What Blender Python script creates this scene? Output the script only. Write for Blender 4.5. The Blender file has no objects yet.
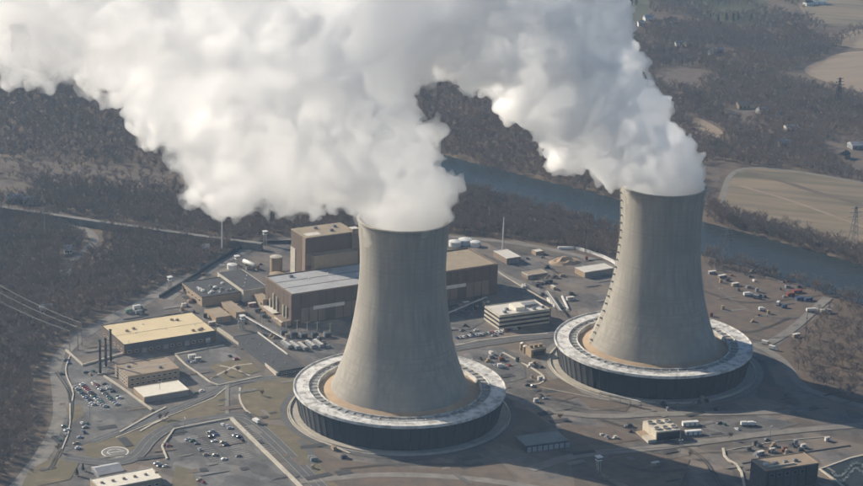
import bpy, bmesh, math, random
import numpy as np
from mathutils import Vector, Matrix, noise as mnoise
from mathutils.geometry import tessellate_polygon

rnd = random.Random(7)
SC = bpy.context.scene
COL = SC.collection
rad = math.radians

# ------------------------------------------------------------------ camera
PW, PH = 863.0, 486.0                       # photograph size
FPX, PITCH, ROLL, CH, CD = 1965.756, rad(17.2065), rad(1.7547), 568.846, 1398.148
cam = bpy.data.cameras.new('camera')
cam.sensor_width = 36.0
cam.lens = FPX / PW * 36.0
cam.clip_start = 1.0
cam.clip_end = 60000.0
camo = bpy.data.objects.new('camera', cam)
COL.objects.link(camo)
_f = Vector((0, math.cos(PITCH), -math.sin(PITCH)))
_u = Vector((0, math.sin(PITCH), math.cos(PITCH)))
_r = Vector((1, 0, 0))
_rr = _r * math.cos(ROLL) + _u * math.sin(ROLL)
_uu = _u * math.cos(ROLL) - _r * math.sin(ROLL)
camo.matrix_world = Matrix(((_rr.x, _uu.x, -_f.x, 0), (_rr.y, _uu.y, -_f.y, -CD), (_rr.z, _uu.z, -_f.z, CH), (0, 0, 0, 1)))
SC.camera = camo

# ------------------------------------------------------------------ world, sun, exposure
SUN_EL, SUN_PHI = rad(26.0), rad(30.0)      # sun stands to the left and behind the plant
sun_vec = Vector((-math.cos(SUN_PHI) * math.cos(SUN_EL), math.sin(SUN_PHI) * math.cos(SUN_EL), math.sin(SUN_EL)))
world = bpy.data.worlds.new('World')
SC.world = world
world.use_nodes = True
wn = world.node_tree
for n in list(wn.nodes):
    wn.nodes.remove(n)
sky = wn.nodes.new('ShaderNodeTexSky')
sky.sky_type = 'NISHITA'
sky.sun_disc = False
sky.sun_elevation = SUN_EL
sky.sun_rotation = math.atan2(sun_vec.x, sun_vec.y)
sky.air_density = 1.0
sky.dust_density = 0.2
sky.ozone_density = 3.0
bg = wn.nodes.new('ShaderNodeBackground')
bg.inputs[1].default_value = 0.058
wo = wn.nodes.new('ShaderNodeOutputWorld')
wn.links.new(sky.outputs[0], bg.inputs[0])
wn.links.new(bg.outputs[0], wo.inputs[0])
sl = bpy.data.lights.new('sun', 'SUN')
sl.energy = 5.0
sl.angle = rad(0.6)
sl.color = (1.0, 0.88, 0.72)
slo = bpy.data.objects.new('sun', sl)
COL.objects.link(slo)
slo.rotation_euler = (-sun_vec).to_track_quat('-Z', 'Y').to_euler()
slo.location = (-2000, 1500, 1500)

SC.view_settings.view_transform = 'Standard'
SC.view_settings.look = 'None'
SC.view_settings.gamma = 1.0
SC.view_settings.use_curve_mapping = False
SC.view_settings.exposure = 0.55
SC.render.engine = 'CYCLES'
cy = SC.cycles
cy.use_denoising = True
try:
    cy.denoiser = 'OPENIMAGEDENOISE'
except Exception:
    pass
cy.max_bounces = 58
cy.diffuse_bounces = 2
cy.glossy_bounces = 2
cy.transmission_bounces = 2
cy.volume_bounces = 56
cy.transparent_max_bounces = 8
cy.sample_clamp_indirect = 6.0
cy.use_adaptive_sampling = True
cy.adaptive_threshold = 0.04
cy.use_light_tree = False
cy.denoising_prefilter = 'ACCURATE'
cy.pixel_filter_type = 'BLACKMAN_HARRIS'
cy.filter_width = 1.6

# ------------------------------------------------------------------ pixel -> world
def ray(px, py):
    a, b = px - PW / 2, py - PH / 2
    c, s = math.cos(ROLL), math.sin(ROLL)
    return _f + _r * ((c * a + s * b) / FPX) - _u * ((-s * a + c * b) / FPX)

def G(px, py, z=0.0):                        # point on the level z
    v = ray(px, py)
    t = (z - CH) / v.z
    return Vector((v.x * t, -CD + v.y * t, z))

def AT(px, py, Y):                           # point on the upright plane at depth Y
    v = ray(px, py)
    t = (Y + CD) / v.y
    return Vector((v.x * t, Y, CH + v.z * t))

# ------------------------------------------------------------------ materials
MATS = {}
def mat(name, c1, c2=None, scale=0.3, rough=0.85, detail=5.0, lo=0.35, hi=0.65, c3=None, scale3=0.02, bump=0.0, spec=0.3, metal=0.0, stretch=None, lo3=0.45, hi3=0.62, cells=0):
    if name in MATS:
        return MATS[name]
    m = bpy.data.materials.new(name)
    m.use_nodes = True
    nt = m.node_tree
    b = nt.nodes['Principled BSDF']
    b.inputs['Roughness'].default_value = rough
    b.inputs['Specular IOR Level'].default_value = spec
    b.inputs['Metallic'].default_value = metal
    if c2 is None:
        c2 = tuple(x * 0.82 for x in c1)
    geo = nt.nodes.new('ShaderNodeNewGeometry')
    src = geo.outputs['Position']
    if stretch:
        mp = nt.nodes.new('ShaderNodeMapping')
        mp.inputs['Scale'].default_value = stretch[:3]
        if len(stretch) > 3:
            mp.inputs['Rotation'].default_value = (0, 0, stretch[3])
            mp.vector_type = 'TEXTURE'
            mp.inputs['Scale'].default_value = [1.0 / x for x in stretch[:3]]
        nt.links.new(src, mp.inputs['Vector'])
        src = mp.outputs[0]
    def nz(sc, lo_, hi_, dt):
        n = nt.nodes.new('ShaderNodeTexNoise')
        n.inputs['Scale'].default_value = sc
        n.inputs['Detail'].default_value = dt
        n.inputs['Roughness'].default_value = 0.62
        nt.links.new(src, n.inputs['Vector'])
        r = nt.nodes.new('ShaderNodeMapRange')
        r.inputs['From Min'].default_value = lo_
        r.inputs['From Max'].default_value = hi_
        nt.links.new(n.outputs['Fac'], r.inputs['Value'])
        return r.outputs[0], n.outputs['Fac']
    fac, raw = nz(scale, lo, hi, detail)
    mx = nt.nodes.new('ShaderNodeMix')
    mx.data_type = 'RGBA'
    mx.inputs[6].default_value = (*c1, 1)
    mx.inputs[7].default_value = (*c2, 1)
    nt.links.new(fac, mx.inputs[0])
    out = mx.outputs[2]
    if c3 is not None:
        f3, _ = nz(scale3, lo3, hi3, 4.0)
        m3 = nt.nodes.new('ShaderNodeMix')
        m3.data_type = 'RGBA'
        m3.inputs[7].default_value = (*c3, 1)
        nt.links.new(f3, m3.inputs[0])
        nt.links.new(out, m3.inputs[6])
        out = m3.outputs[2]
    if cells:
        mp2 = nt.nodes.new('ShaderNodeMapping')
        mp2.vector_type = 'TEXTURE'
        mp2.inputs['Rotation'].default_value = (0, 0, rad(30))
        mp2.inputs['Scale'].default_value = (1.0, 1.7, 1.0)
        nt.links.new(geo.outputs['Position'], mp2.inputs['Vector'])
        for sc_, amt in ((cells, 0.30), (cells * 3.1, 0.16)):
            vo = nt.nodes.new('ShaderNodeTexVoronoi')
            vo.distance = 'CHEBYCHEV'
            vo.voronoi_dimensions = '2D'
            vo.inputs['Scale'].default_value = sc_
            nt.links.new(mp2.outputs[0], vo.inputs['Vector'])
            sep = nt.nodes.new('ShaderNodeSeparateColor')
            nt.links.new(vo.outputs['Color'], sep.inputs[0])
            mr = nt.nodes.new('ShaderNodeMapRange')
            mr.inputs['To Min'].default_value = 1 - amt
            mr.inputs['To Max'].default_value = 1 + amt
            nt.links.new(sep.outputs[0], mr.inputs['Value'])
            ml = nt.nodes.new('ShaderNodeVectorMath')
            ml.operation = 'SCALE'
            nt.links.new(out, ml.inputs[0])
            nt.links.new(mr.outputs[0], ml.inputs['Scale'])
            out = ml.outputs[0]
    nt.links.new(out, b.inputs['Base Color'])
    if bump:
        bp = nt.nodes.new('ShaderNodeBump')
        bp.inputs['Strength'].default_value = 0.6
        bp.inputs['Distance'].default_value = bump
        nt.links.new(raw, bp.inputs['Height'])
        nt.links.new(bp.outputs[0], b.inputs['Normal'])
    MATS[name] = m
    return m

M_forest = mat('forest_floor', (0.135, 0.100, 0.076), (0.085, 0.068, 0.056), 0.09, c3=(0.150, 0.112, 0.076), scale3=0.02, bump=0.5)
M_yard = mat('yard_ground', (0.150, 0.138, 0.128), (0.085, 0.083, 0.084), 0.11, detail=10, c3=(0.165, 0.135, 0.108), scale3=0.02, bump=0.25, lo3=0.43, hi3=0.60, cells=0.035)
M_asphalt = mat('asphalt', (0.128, 0.124, 0.120), (0.092, 0.090, 0.090), 0.12, detail=9, c3=(0.155, 0.147, 0.136), scale3=0.04, cells=0.06)
M_road = mat('road_asphalt', (0.122, 0.120, 0.117), (0.092, 0.091, 0.092), 0.10, detail=6)
M_lane = mat('pale_road', (0.235, 0.218, 0.192), (0.170, 0.158, 0.142), 0.10, detail=6)
M_grass = mat('dry_grass', (0.185, 0.150, 0.095), (0.125, 0.105, 0.072), 0.12, detail=9, c3=(0.135, 0.118, 0.070), scale3=0.03, bump=0.15)
M_green = mat('green_grass', (0.090, 0.092, 0.050), (0.105, 0.094, 0.062), 0.03, detail=6)
M_dirt = mat('bare_dirt', (0.160, 0.120, 0.090), (0.105, 0.088, 0.075), 0.09, detail=7, bump=0.2)
M_field = mat('stubble_field', (0.260, 0.203, 0.136), (0.175, 0.142, 0.102), 0.035, detail=6, c3=(0.115, 0.105, 0.070), scale3=0.01, stretch=(0.25, 1.6, 1, rad(-14)))
M_field2 = mat('pale_field', (0.310, 0.240, 0.170), (0.250, 0.198, 0.146), 0.03, detail=6, stretch=(0.3, 1.4, 1, rad(25)))
M_concrete = mat('concrete', (0.46, 0.42, 0.35), (0.36, 0.33, 0.28), 0.15)
M_conc_pale = mat('pale_concrete', (0.55, 0.50, 0.41), (0.43, 0.39, 0.32), 0.2)
M_frost = mat('frosted_deck', (0.66, 0.65, 0.62), (0.33, 0.32, 0.30), 0.14, detail=9, lo=0.45, hi=0.62)
M_channel = mat('water_channel', (0.30, 0.29, 0.27), (0.22, 0.215, 0.205), 0.3, detail=6)
M_tan = mat('tan_roof', (0.42, 0.31, 0.20), (0.34, 0.25, 0.17), 0.12)
M_louver = mat('dark_louver', (0.032, 0.036, 0.042), (0.024, 0.028, 0.033), 0.2, rough=0.7)
M_column = mat('tower_column', (0.042, 0.046, 0.052), (0.034, 0.038, 0.044), 0.3)
M_frame = mat('tower_frame', (0.085, 0.088, 0.092), (0.062, 0.066, 0.070), 0.3)
M_brown = mat('brown_siding', (0.155, 0.112, 0.085), (0.130, 0.095, 0.074), 0.1)
M_brown2 = mat('pale_brown_siding', (0.250, 0.190, 0.145), (0.215, 0.163, 0.125), 0.1)
M_brick = mat('tan_brick', (0.36, 0.27, 0.18), (0.31, 0.235, 0.16), 0.25)
M_white = mat('white_metal', (0.74, 0.73, 0.69), (0.64, 0.63, 0.60), 0.2, rough=0.5)
M_roofgrey = mat('grey_roof_membrane', (0.40, 0.40, 0.40), (0.32, 0.32, 0.33), 0.12, detail=7)
M_rooftan = mat('tan_roof_gravel', (0.36, 0.29, 0.20), (0.29, 0.24, 0.175), 0.1, detail=7)
M_roofyellow = mat('cream_yellow_roof', (0.68, 0.56, 0.35), (0.62, 0.51, 0.32), 0.06, detail=6)
M_roofcream = mat('cream_roof', (0.76, 0.71, 0.60), (0.68, 0.63, 0.54), 0.2)
M_roofdark = mat('dark_roof', (0.080, 0.078, 0.078), (0.060, 0.060, 0.062), 0.15, detail=7)
M_roofbrown = mat('brown_grey_roof', (0.34, 0.265, 0.19), (0.28, 0.225, 0.17), 0.12, detail=7)
M_roofwhite = mat('white_roof', (0.66, 0.62, 0.55), (0.55, 0.52, 0.47), 0.15, detail=7)
M_rooftea = mat('teal_grey_roof', (0.20, 0.23, 0.23), (0.16, 0.185, 0.19), 0.15)
M_glass = mat('dark_window_glass', (0.035, 0.040, 0.048), (0.025, 0.03, 0.036), 0.2, rough=0.15, spec=0.5)
M_darkmetal = mat('dark_steel', (0.045, 0.045, 0.048), (0.03, 0.03, 0.034), 0.5, rough=0.6)
M_grey = mat('grey_metal', (0.26, 0.27, 0.28), (0.20, 0.21, 0.22), 0.4, rough=0.55)
M_blue = mat('blue_paint', (0.06, 0.09, 0.16), (0.05, 0.075, 0.13), 0.4, rough=0.5)
M_red = mat('red_paint', (0.24, 0.07, 0.05), (0.19, 0.06, 0.045), 0.4, rough=0.5)
M_green_p = mat('green_paint', (0.20, 0.30, 0.22), (0.16, 0.25, 0.18), 0.4, rough=0.5)
M_yellow = mat('yellow_paint', (0.55, 0.36, 0.06), (0.48, 0.31, 0.05), 0.4, rough=0.5)
M_bark = mat('bare_branches', (0.215, 0.172, 0.145), (0.155, 0.128, 0.114), 0.02, c3=(0.220, 0.170, 0.135), scale3=0.008)
M_conifer = mat('conifer_green', (0.030, 0.045, 0.024), (0.022, 0.034, 0.018), 0.5)
M_tyre = mat('tyre_rubber', (0.02, 0.02, 0.02), (0.015, 0.015, 0.015), 1.0)
M_rust = mat('red_brown_steel', (0.20, 0.09, 0.06), (0.15, 0.07, 0.05), 0.5)
M_cable = mat('cable', (0.34, 0.33, 0.32), (0.30, 0.29, 0.28), 0.3, rough=0.5)
CARCOL = {
    'white': mat('car_white', (0.75, 0.75, 0.74), (0.72, 0.72, 0.71), 1, rough=0.3, spec=0.5),
    'silver': mat('car_silver', (0.42, 0.43, 0.45), (0.38, 0.39, 0.41), 1, rough=0.3, spec=0.5),
    'black': mat('car_black', (0.02, 0.02, 0.022), (0.018, 0.018, 0.02), 1, rough=0.25, spec=0.5),
    'red': mat('car_red', (0.28, 0.03, 0.03), (0.25, 0.03, 0.03), 1, rough=0.3, spec=0.5),
    'blue': mat('car_blue', (0.045, 0.085, 0.20), (0.04, 0.075, 0.18), 1, rough=0.3, spec=0.5),
    'grey': mat('car_grey', (0.13, 0.135, 0.14), (0.12, 0.125, 0.13), 1, rough=0.3, spec=0.5),
    'green': mat('car_green', (0.05, 0.12, 0.08), (0.045, 0.11, 0.07), 1, rough=0.3, spec=0.5),
    'beige': mat('car_beige', (0.42, 0.36, 0.26), (0.39, 0.33, 0.24), 1, rough=0.3, spec=0.5),
}

# tower shell concrete: pour lines and rain streaks
def shell_material():
    m = bpy.data.materials.new('shell_concrete')
    m.use_nodes = True
    nt = m.node_tree
    b = nt.nodes['Principled BSDF']
    b.inputs['Roughness'].default_value = 0.9
    b.inputs['Specular IOR Level'].default_value = 0.2
    tc = nt.nodes.new('ShaderNodeTexCoord')
    def noise(scale, vec, detail=5):
        mp = nt.nodes.new('ShaderNodeMapping')
        mp.inputs['Scale'].default_value = vec
        nt.links.new(tc.outputs['Object'], mp.inputs['Vector'])
        n = nt.nodes.new('ShaderNodeTexNoise')
        n.inputs['Scale'].default_value = scale
        n.inputs['Detail'].default_value = detail
        nt.links.new(mp.outputs[0], n.inputs['Vector'])
        return n.outputs['Fac']
    streak = noise(0.35, (1, 1, 0.045), 6)
    rings = noise(0.55, (0.004, 0.004, 1), 3)
    blot = noise(0.03, (1, 1, 1), 5)
    def mix(fac, a, c, lo, hi):
        r = nt.nodes.new('ShaderNodeMapRange')
        r.inputs['From Min'].default_value = lo
        r.inputs['From Max'].default_value = hi
        nt.links.new(fac, r.inputs['Value'])
        x = nt.nodes.new('ShaderNodeMix')
        x.data_type = 'RGBA'
        nt.links.new(r.outputs[0], x.inputs[0])
        for i, v in ((6, a), (7, c)):
            if isinstance(v, tuple):
                x.inputs[i].default_value = (*v, 1)
            else:
                nt.links.new(v, x.inputs[i])
        return x.outputs[2]
    c = mix(streak, (0.37, 0.343, 0.295), (0.285, 0.266, 0.232), 0.36, 0.70)
    c = mix(rings, c, (0.305, 0.284, 0.247), 0.52, 0.62)
    c = mix(blot, c, (0.27, 0.252, 0.222), 0.48, 0.75)
    nt.links.new(c, b.inputs['Base Color'])
    return m
M_shell = shell_material()

def water_material():
    m = bpy.data.materials.new('river_water')
    m.use_nodes = True
    nt = m.node_tree
    b = nt.nodes['Principled BSDF']
    b.inputs['Base Color'].default_value = (0.030, 0.036, 0.036, 1)
    b.inputs['Roughness'].default_value = 0.2
    b.inputs['Specular IOR Level'].default_value = 0.18
    b.inputs['IOR'].default_value = 1.33
    geo = nt.nodes.new('ShaderNodeNewGeometry')
    n = nt.nodes.new('ShaderNodeTexNoise')
    n.inputs['Scale'].default_value = 0.35
    n.inputs['Detail'].default_value = 3
    nt.links.new(geo.outputs['Position'], n.inputs['Vector'])
    bp = nt.nodes.new('ShaderNodeBump')
    bp.inputs['Strength'].default_value = 0.6
    bp.inputs['Distance'].default_value = 0.5
    nt.links.new(n.outputs['Fac'], bp.inputs['Height'])
    nt.links.new(bp.outputs[0], b.inputs['Normal'])
    return m
M_water = water_material()

def volume_material(name, color, density, aniso):
    m = bpy.data.materials.new(name)
    m.use_nodes = True
    nt = m.node_tree
    for n in list(nt.nodes):
        nt.nodes.remove(n)
    o = nt.nodes.new('ShaderNodeOutputMaterial')
    v = nt.nodes.new('ShaderNodeVolumePrincipled')
    v.inputs['Color'].default_value = (*color, 1)
    v.inputs['Density'].default_value = density
    v.inputs['Anisotropy'].default_value = aniso
    nt.links.new(v.outputs[0], o.inputs['Volume'])
    return m

# ------------------------------------------------------------------ mesh helpers
class MB:
    def __init__(self):
        self.v, self.f = [], []
    def add(self, vs, fs):
        k = len(self.v)
        self.v += [tuple(p) for p in vs]
        self.f += [tuple(i + k for i in f) for f in fs]
        return self
    def box(self, x0, x1, y0, y1, z0, z1):
        vs = [(x0, y0, z0), (x1, y0, z0), (x1, y1, z0), (x0, y1, z0), (x0, y0, z1), (x1, y0, z1), (x1, y1, z1), (x0, y1, z1)]
        return self.add(vs, [(0, 3, 2, 1), (4, 5, 6, 7), (0, 1, 5, 4), (1, 2, 6, 5), (2, 3, 7, 6), (3, 0, 4, 7)])
    def prism(self, pts, z0, z1):            # flat polygon (counter-clockwise) pulled up
        n = len(pts)
        vs = [(p[0], p[1], z0) for p in pts] + [(p[0], p[1], z1) for p in pts]
        fs = [tuple(range(n - 1, -1, -1)), tuple(range(n, 2 * n))]
        fs += [(i, (i + 1) % n, n + (i + 1) % n, n + i) for i in range(n)]
        return self.add(vs, fs)
    def lathe(self, prof, seg=24, cx=0, cy=0, a0=0.0, a1=None):
        full = a1 is None
        n = seg if full else seg + 1
        a1 = 2 * math.pi if full else a1
        vs = []
        for (r, z) in prof:
            for i in range(n):
                a = a0 + (a1 - a0) * i / seg
                vs.append((cx + r * math.cos(a), cy + r * math.sin(a), z))
        fs = []
        for j in range(len(prof) - 1):
            for i in range(seg):
                i2 = (i + 1) % n
                fs.append((j * n + i, j * n + i2, (j + 1) * n + i2, (j + 1) * n + i))
        return self.add(vs, fs)
    def cyl(self, cx, cy, z0, z1, r, r1=None, seg=12):
        r1 = r if r1 is None else r1
        return self.lathe([(0.001, z0), (r, z0), (r1, z1), (0.001, z1)], seg, cx, cy)
    def bar(self, a, b, r, r1=None, seg=4):
        a, b = Vector(a), Vector(b)
        r1 = r if r1 is None else r1
        d = (b - a)
        if d.length < 1e-6:
            return self
        d.normalize()
        s = d.cross(Vector((0, 0, 1)) if abs(d.z) < 0.9 else Vector((1, 0, 0))).normalized()
        t = d.cross(s)
        vs = []
        for (p, q) in ((a, r), (b, r1)):
            for i in range(seg):
                an = 2 * math.pi * i / seg
                vs.append(p + s * (q * math.cos(an)) + t * (q * math.sin(an)))
        fs = [(i, (i + 1) % seg, seg + (i + 1) % seg, seg + i) for i in range(seg)]
        fs += [tuple(range(seg - 1, -1, -1)), tuple(range(seg, 2 * seg))]
        return self.add(vs, fs)
    def mesh(self, name, material, smooth=False):
        me = bpy.data.meshes.new(name)
        me.from_pydata(self.v, [], self.f)
        me.validate()
        if smooth:
            me.polygons.foreach_set('use_smooth', [True] * len(me.polygons))
        me.materials.append(material)
        me.update()
        return me
    def build(self, name, material, parent=None, smooth=False):
        return link(name, self.mesh(name, material, smooth), parent)

def link(name, me, parent=None):
    o = bpy.data.objects.new(name, me)
    COL.objects.link(o)
    if parent is not None:
        o.parent = parent
    return o

def tag(o, label, cat, group=None):
    o['label'] = label
    o['category'] = cat
    if group:
        o['group'] = group
    return o

def thing(name, label, cat, loc=(0, 0, 0), rz=0.0, group=None):
    o = bpy.data.objects.new(name, None)
    COL.objects.link(o)
    o.empty_display_size = 1.0
    o.location = loc
    o.rotation_euler = (0, 0, rz)
    return tag(o, label, cat, group)

def struct(o, label=None, kind='structure'):
    o['kind'] = kind
    if label:
        o['label'] = label
    return o

def copy_tree(o, parent=None):
    c = o.copy()
    COL.objects.link(c)
    c.parent = parent
    for ch in o.children:
        copy_tree(ch, c)
    return c

LAYER = [0.10]
def sheet(name, pts, material, z=None, label=None):
    """flat patch of ground from photo pixels"""
    if z is None:
        LAYER[0] += 0.006
        z = LAYER[0]
    P = [G(*p) for p in pts]
    return sheet_w(name, [(p.x, p.y) for p in P], material, z, label)

def smooth_poly(P, n=2):
    for _ in range(n):
        Q = []
        for i in range(len(P)):
            a, b = P[i], P[(i + 1) % len(P)]
            Q.append((a[0] * .75 + b[0] * .25, a[1] * .75 + b[1] * .25))
            Q.append((a[0] * .25 + b[0] * .75, a[1] * .25 + b[1] * .75))
        P = Q
    return P

def sheet_w(name, P, material, z, label=None):
    area = sum(P[i][0] * P[(i + 1) % len(P)][1] - P[(i + 1) % len(P)][0] * P[i][1] for i in range(len(P)))
    if area < 0:
        P = P[::-1]
    tri = tessellate_polygon([[Vector((p[0], p[1], 0)) for p in P]])
    me = bpy.data.meshes.new(name)
    fs = []
    for t in tri:
        a, b, c = (P[i] for i in t)
        s = (b[0] - a[0]) * (c[1] - a[1]) - (b[1] - a[1]) * (c[0] - a[0])
        if abs(s) > 1e-9:
            fs.append(tuple(t) if s > 0 else tuple(t[::-1]))
    me.from_pydata([(p[0], p[1], z) for p in P], [], fs)
    me.materials.append(material)
    return struct(link(name, me), label)

def chaikin(P, n=2):
    for _ in range(n):
        Q = [P[0]]
        for a, b in zip(P[:-1], P[1:]):
            Q.append(a * .75 + b * .25)
            Q.append(a * .25 + b * .75)
        Q.append(P[-1])
        P = Q
    return P

def ribbon_pts(P, w):
    L, R = [], []
    for i, p in enumerate(P):
        a = P[max(i - 1, 0)]
        b = P[min(i + 1, len(P) - 1)]
        d = (b - a)
        d.z = 0
        d.normalize()
        n = Vector((-d.y, d.x, 0))
        L.append(p + n * w / 2)
        R.append(p - n * w / 2)
    return L, R

ROADS = []                                  # polylines kept clear of trees
def road(name, pts, w, material, smooth=2, z=None, label=None, clear=2.5):
    if z is None:
        LAYER[0] += 0.006
        z = LAYER[0]
    P = chaikin([G(*p) for p in pts], smooth)
    ROADS.append(([(p.x, p.y) for p in P], w, clear))
    L, R = ribbon_pts(P, w)
    n = len(P)
    me = bpy.data.meshes.new(name)
    me.from_pydata([(p.x, p.y, z) for p in L + R], [], [(n + i, n + i + 1, i + 1, i) for i in range(n - 1)])
    me.materials.append(material)
    return struct(link(name, me), label)

def wall_line(name, pts, w, h, material, smooth=0, z0=0.0, world=None):
    """a low wall or kerb that follows a line; a real step"""
    P = chaikin(world if world else [G(*p) for p in pts], smooth)
    L, R = ribbon_pts(P, w)
    n = len(P)
    vs = [(p.x, p.y, z0) for p in L] + [(p.x, p.y, z0) for p in R] + [(p.x, p.y, z0 + h) for p in L] + [(p.x, p.y, z0 + h) for p in R]
    fs = []
    for i in range(n - 1):
        fs += [(2 * n + i, 3 * n + i, 3 * n + i + 1, 2 * n + i + 1), (i, 2 * n + i, 2 * n + i + 1, i + 1), (n + i + 1, 3 * n + i + 1, 3 * n + i, n + i)]
    fs += [(0, n, 3 * n, 2 * n), (n - 1, 3 * n - 1, 4 * n - 1, 2 * n - 1)]
    fs = [f for f in fs]
    me = bpy.data.meshes.new(name)
    me.from_pydata(vs, [], fs)
    me.materials.append(material)
    return link(name, me)

def inside(x, y, poly):
    """vectorised point in polygon"""
    r = np.zeros(x.shape, bool)
    n = len(poly)
    for i in range(n):
        x0, y0 = poly[i]
        x1, y1 = poly[(i + 1) % n]
        if y0 == y1:
            continue
        c = ((y0 > y) != (y1 > y)) & (x < (x1 - x0) * (y - y0) / (y1 - y0) + x0)
        r ^= c
    return r

def dist_line(x, y, line):
    d = np.full(x.shape, 1e9)
    for (x0, y0), (x1, y1) in zip(line[:-1], line[1:]):
        dx, dy = x1 - x0, y1 - y0
        t = np.clip(((x - x0) * dx + (y - y0) * dy) / (dx * dx + dy * dy + 1e-9), 0, 1)
        d = np.minimum(d, np.hypot(x - x0 - t * dx, y - y0 - t * dy))
    return d

# ------------------------------------------------------------------ ground and river
riv_far = [(-140, -40), (0, 5), (140, 55), (280, 105), (400, 148), (480, 168), (560, 186), (620, 202), (702, 222), (752, 235), (806, 250), (862, 266), (960, 298)]
riv_near = [(-140, -28), (0, 17), (140, 68), (280, 121), (400, 168), (480, 192), (560, 213), (620, 231), (702, 254), (752, 268), (806, 284), (862, 303), (960, 338)]
rc = chaikin([(G(*a, -2) + G(*b, -2)) / 2 for a, b in zip(riv_far, riv_near)], 2)
rw = 46.0
RIV = [(p.x, p.y) for p in rc]
RIV = [(RIV[0][0] - 900, RIV[0][1] + 1500)] + RIV + [(RIV[-1][0] + 1800, RIV[-1][1] - 1100)]

def ground_z(x, y):
    d = dist_line(x, y, RIV)
    t = np.clip((rw + 9 - d) / 16.0, 0, 1)
    return -4.5 * t * t * (3 - 2 * t)

xs = np.concatenate([np.linspace(-7000, -900, 18), np.linspace(-880, 1000, 190), np.linspace(1050, 7000, 18)])
ys = np.concatenate([np.linspace(-4000, -260, 12), np.linspace(-240, 1200, 146), np.linspace(1230, 2200, 40), np.linspace(2300, 10000, 22)])
X, Y = np.meshgrid(xs, ys)
Z = ground_z(X, Y)
nx, ny = len(xs), len(ys)
gv = np.stack([X.ravel(), Y.ravel(), Z.ravel()], 1)
ii, jj = np.meshgrid(np.arange(nx - 1), np.arange(ny - 1))
q = (jj * nx + ii).ravel()
gf = np.stack([q, q + 1, q + nx + 1, q + nx], 1)
me = bpy.data.meshes.new('ground')
me.from_pydata(gv.tolist(), [], gf.tolist())
me.polygons.foreach_set('use_smooth', [True] * len(me.polygons))
me.materials.append(M_forest)
struct(link('ground', me), 'brown leaf-littered ground of the river valley')
L, R = ribbon_pts([Vector((x, y, 0)) for x, y in RIV], 2 * rw + 12)
n = len(L)
me = bpy.data.meshes.new('river')
me.from_pydata([(p.x, p.y, -2.0) for p in L + R], [], [(n + i, n + i + 1, i + 1, i) for i in range(n - 1)])
me.materials.append(M_water)
struct(link('river', me), 'dark blue-grey river running behind the plant')

# ---- patches of land
YARD = [(-10, 500), (30, 462), (50, 430), (55, 400), (46, 365), (70, 335), (110, 315), (165, 285), (210, 262), (255, 240), (292, 236), (440, 236), (520, 241), (600, 260), (640, 262), (705, 266), (770, 277), (822, 294), (834, 306), (800, 330), (772, 350), (800, 386), (830, 398), (875, 412), (930, 560), (431, 600), (-80, 580)]
yard = sheet('yard', YARD, M_yard, 0.06, 'grey-brown graded yard of the power plant')
FIELDS = []
def field(name, pts, m, label):
    FIELDS.append([tuple(G(*p).xy) for p in pts])
    o = sheet_w(name, smooth_poly(FIELDS[-1], 2), m, 0, label)
    LAYER[0] += 0.006
    o.location.z = LAYER[0]
    return o
field('field', [(722, 186), (728, 172), (745, 167), (790, 170), (863, 183), (930, 194), (930, 284), (863, 256), (806, 238), (752, 222), (716, 208)], M_field, 'tan stubble field on the far river bank')
field('field', [(798, 71), (820, 60), (845, 51), (900, 50), (930, 110), (863, 93), (832, 84)], M_field2, 'pale ploughed field above the power pole')
field('field', [(822, 41), (863, 27), (930, 22), (930, 48), (863, 49), (840, 46)], M_field2, 'narrow pale field at the right edge of the valley')
field('field', [(785, -12), (930, -18), (930, 20), (850, 27), (815, 24), (803, 12)], M_field, 'tan field in the top right corner')
field('lawn', [(600, -14), (652, -14), (648, 18), (630, 27), (610, 15)], M_green, 'green meadow beside the steam at the top')
field('lawn', [(690, 12), (702, -4), (765, -8), (770, 18), (740, 30), (715, 24)], M_green, 'dull green lawns between far woods')
field('field', [(648, 74), (672, 66), (700, 68), (715, 76), (690, 88), (664, 88)], M_dirt, 'brown clearing beside the steam')
field('field', [(690, 116), (705, 120), (728, 134), (715, 142), (696, 134)], M_field2, 'small tan clearing above tower steam')
field('field', [(722, 110), (745, 105), (760, 112), (752, 122), (728, 120)], M_dirt, 'brown clearing among houses')
field('field', [(820, 138), (863, 150), (890, 165), (850, 172), (828, 158)], M_dirt, 'brown farmyard at the right edge')
field('field', [(-60, 152), (40, 160), (110, 172), (185, 186), (180, 192), (90, 184), (-60, 172)], M_dirt, 'brown scrubby strip crossing the left wood')
field('field', [(-60, 178), (20, 181), (36, 190), (20, 198), (-60, 200)], M_dirt, 'brown clearing at the left edge')
field('field', [(700, 165), (716, 160), (722, 175), (712, 200), (703, 205)], M_dirt, 'brown river bank behind the far tower')
road('track', [(722, 204), (725, 186), (732, 172), (750, 167), (790, 170), (863, 183)], 6, M_lane, label='pale curved edge of the stubble field')
track = road('track', [(745, 172), (780, 180), (820, 194), (900, 214)], 9, M_dirt, label='brown track across the stubble field')
road('track', [(740, 186), (790, 200), (850, 222), (900, 240)], 5, M_field2, label='pale worn strip across the stubble field')
road('track', [(640, 40), (700, 55), (760, 68), (800, 75), (863, 98)], 8, M_forest, label='dark hedge-lined lane across the valley')

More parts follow.
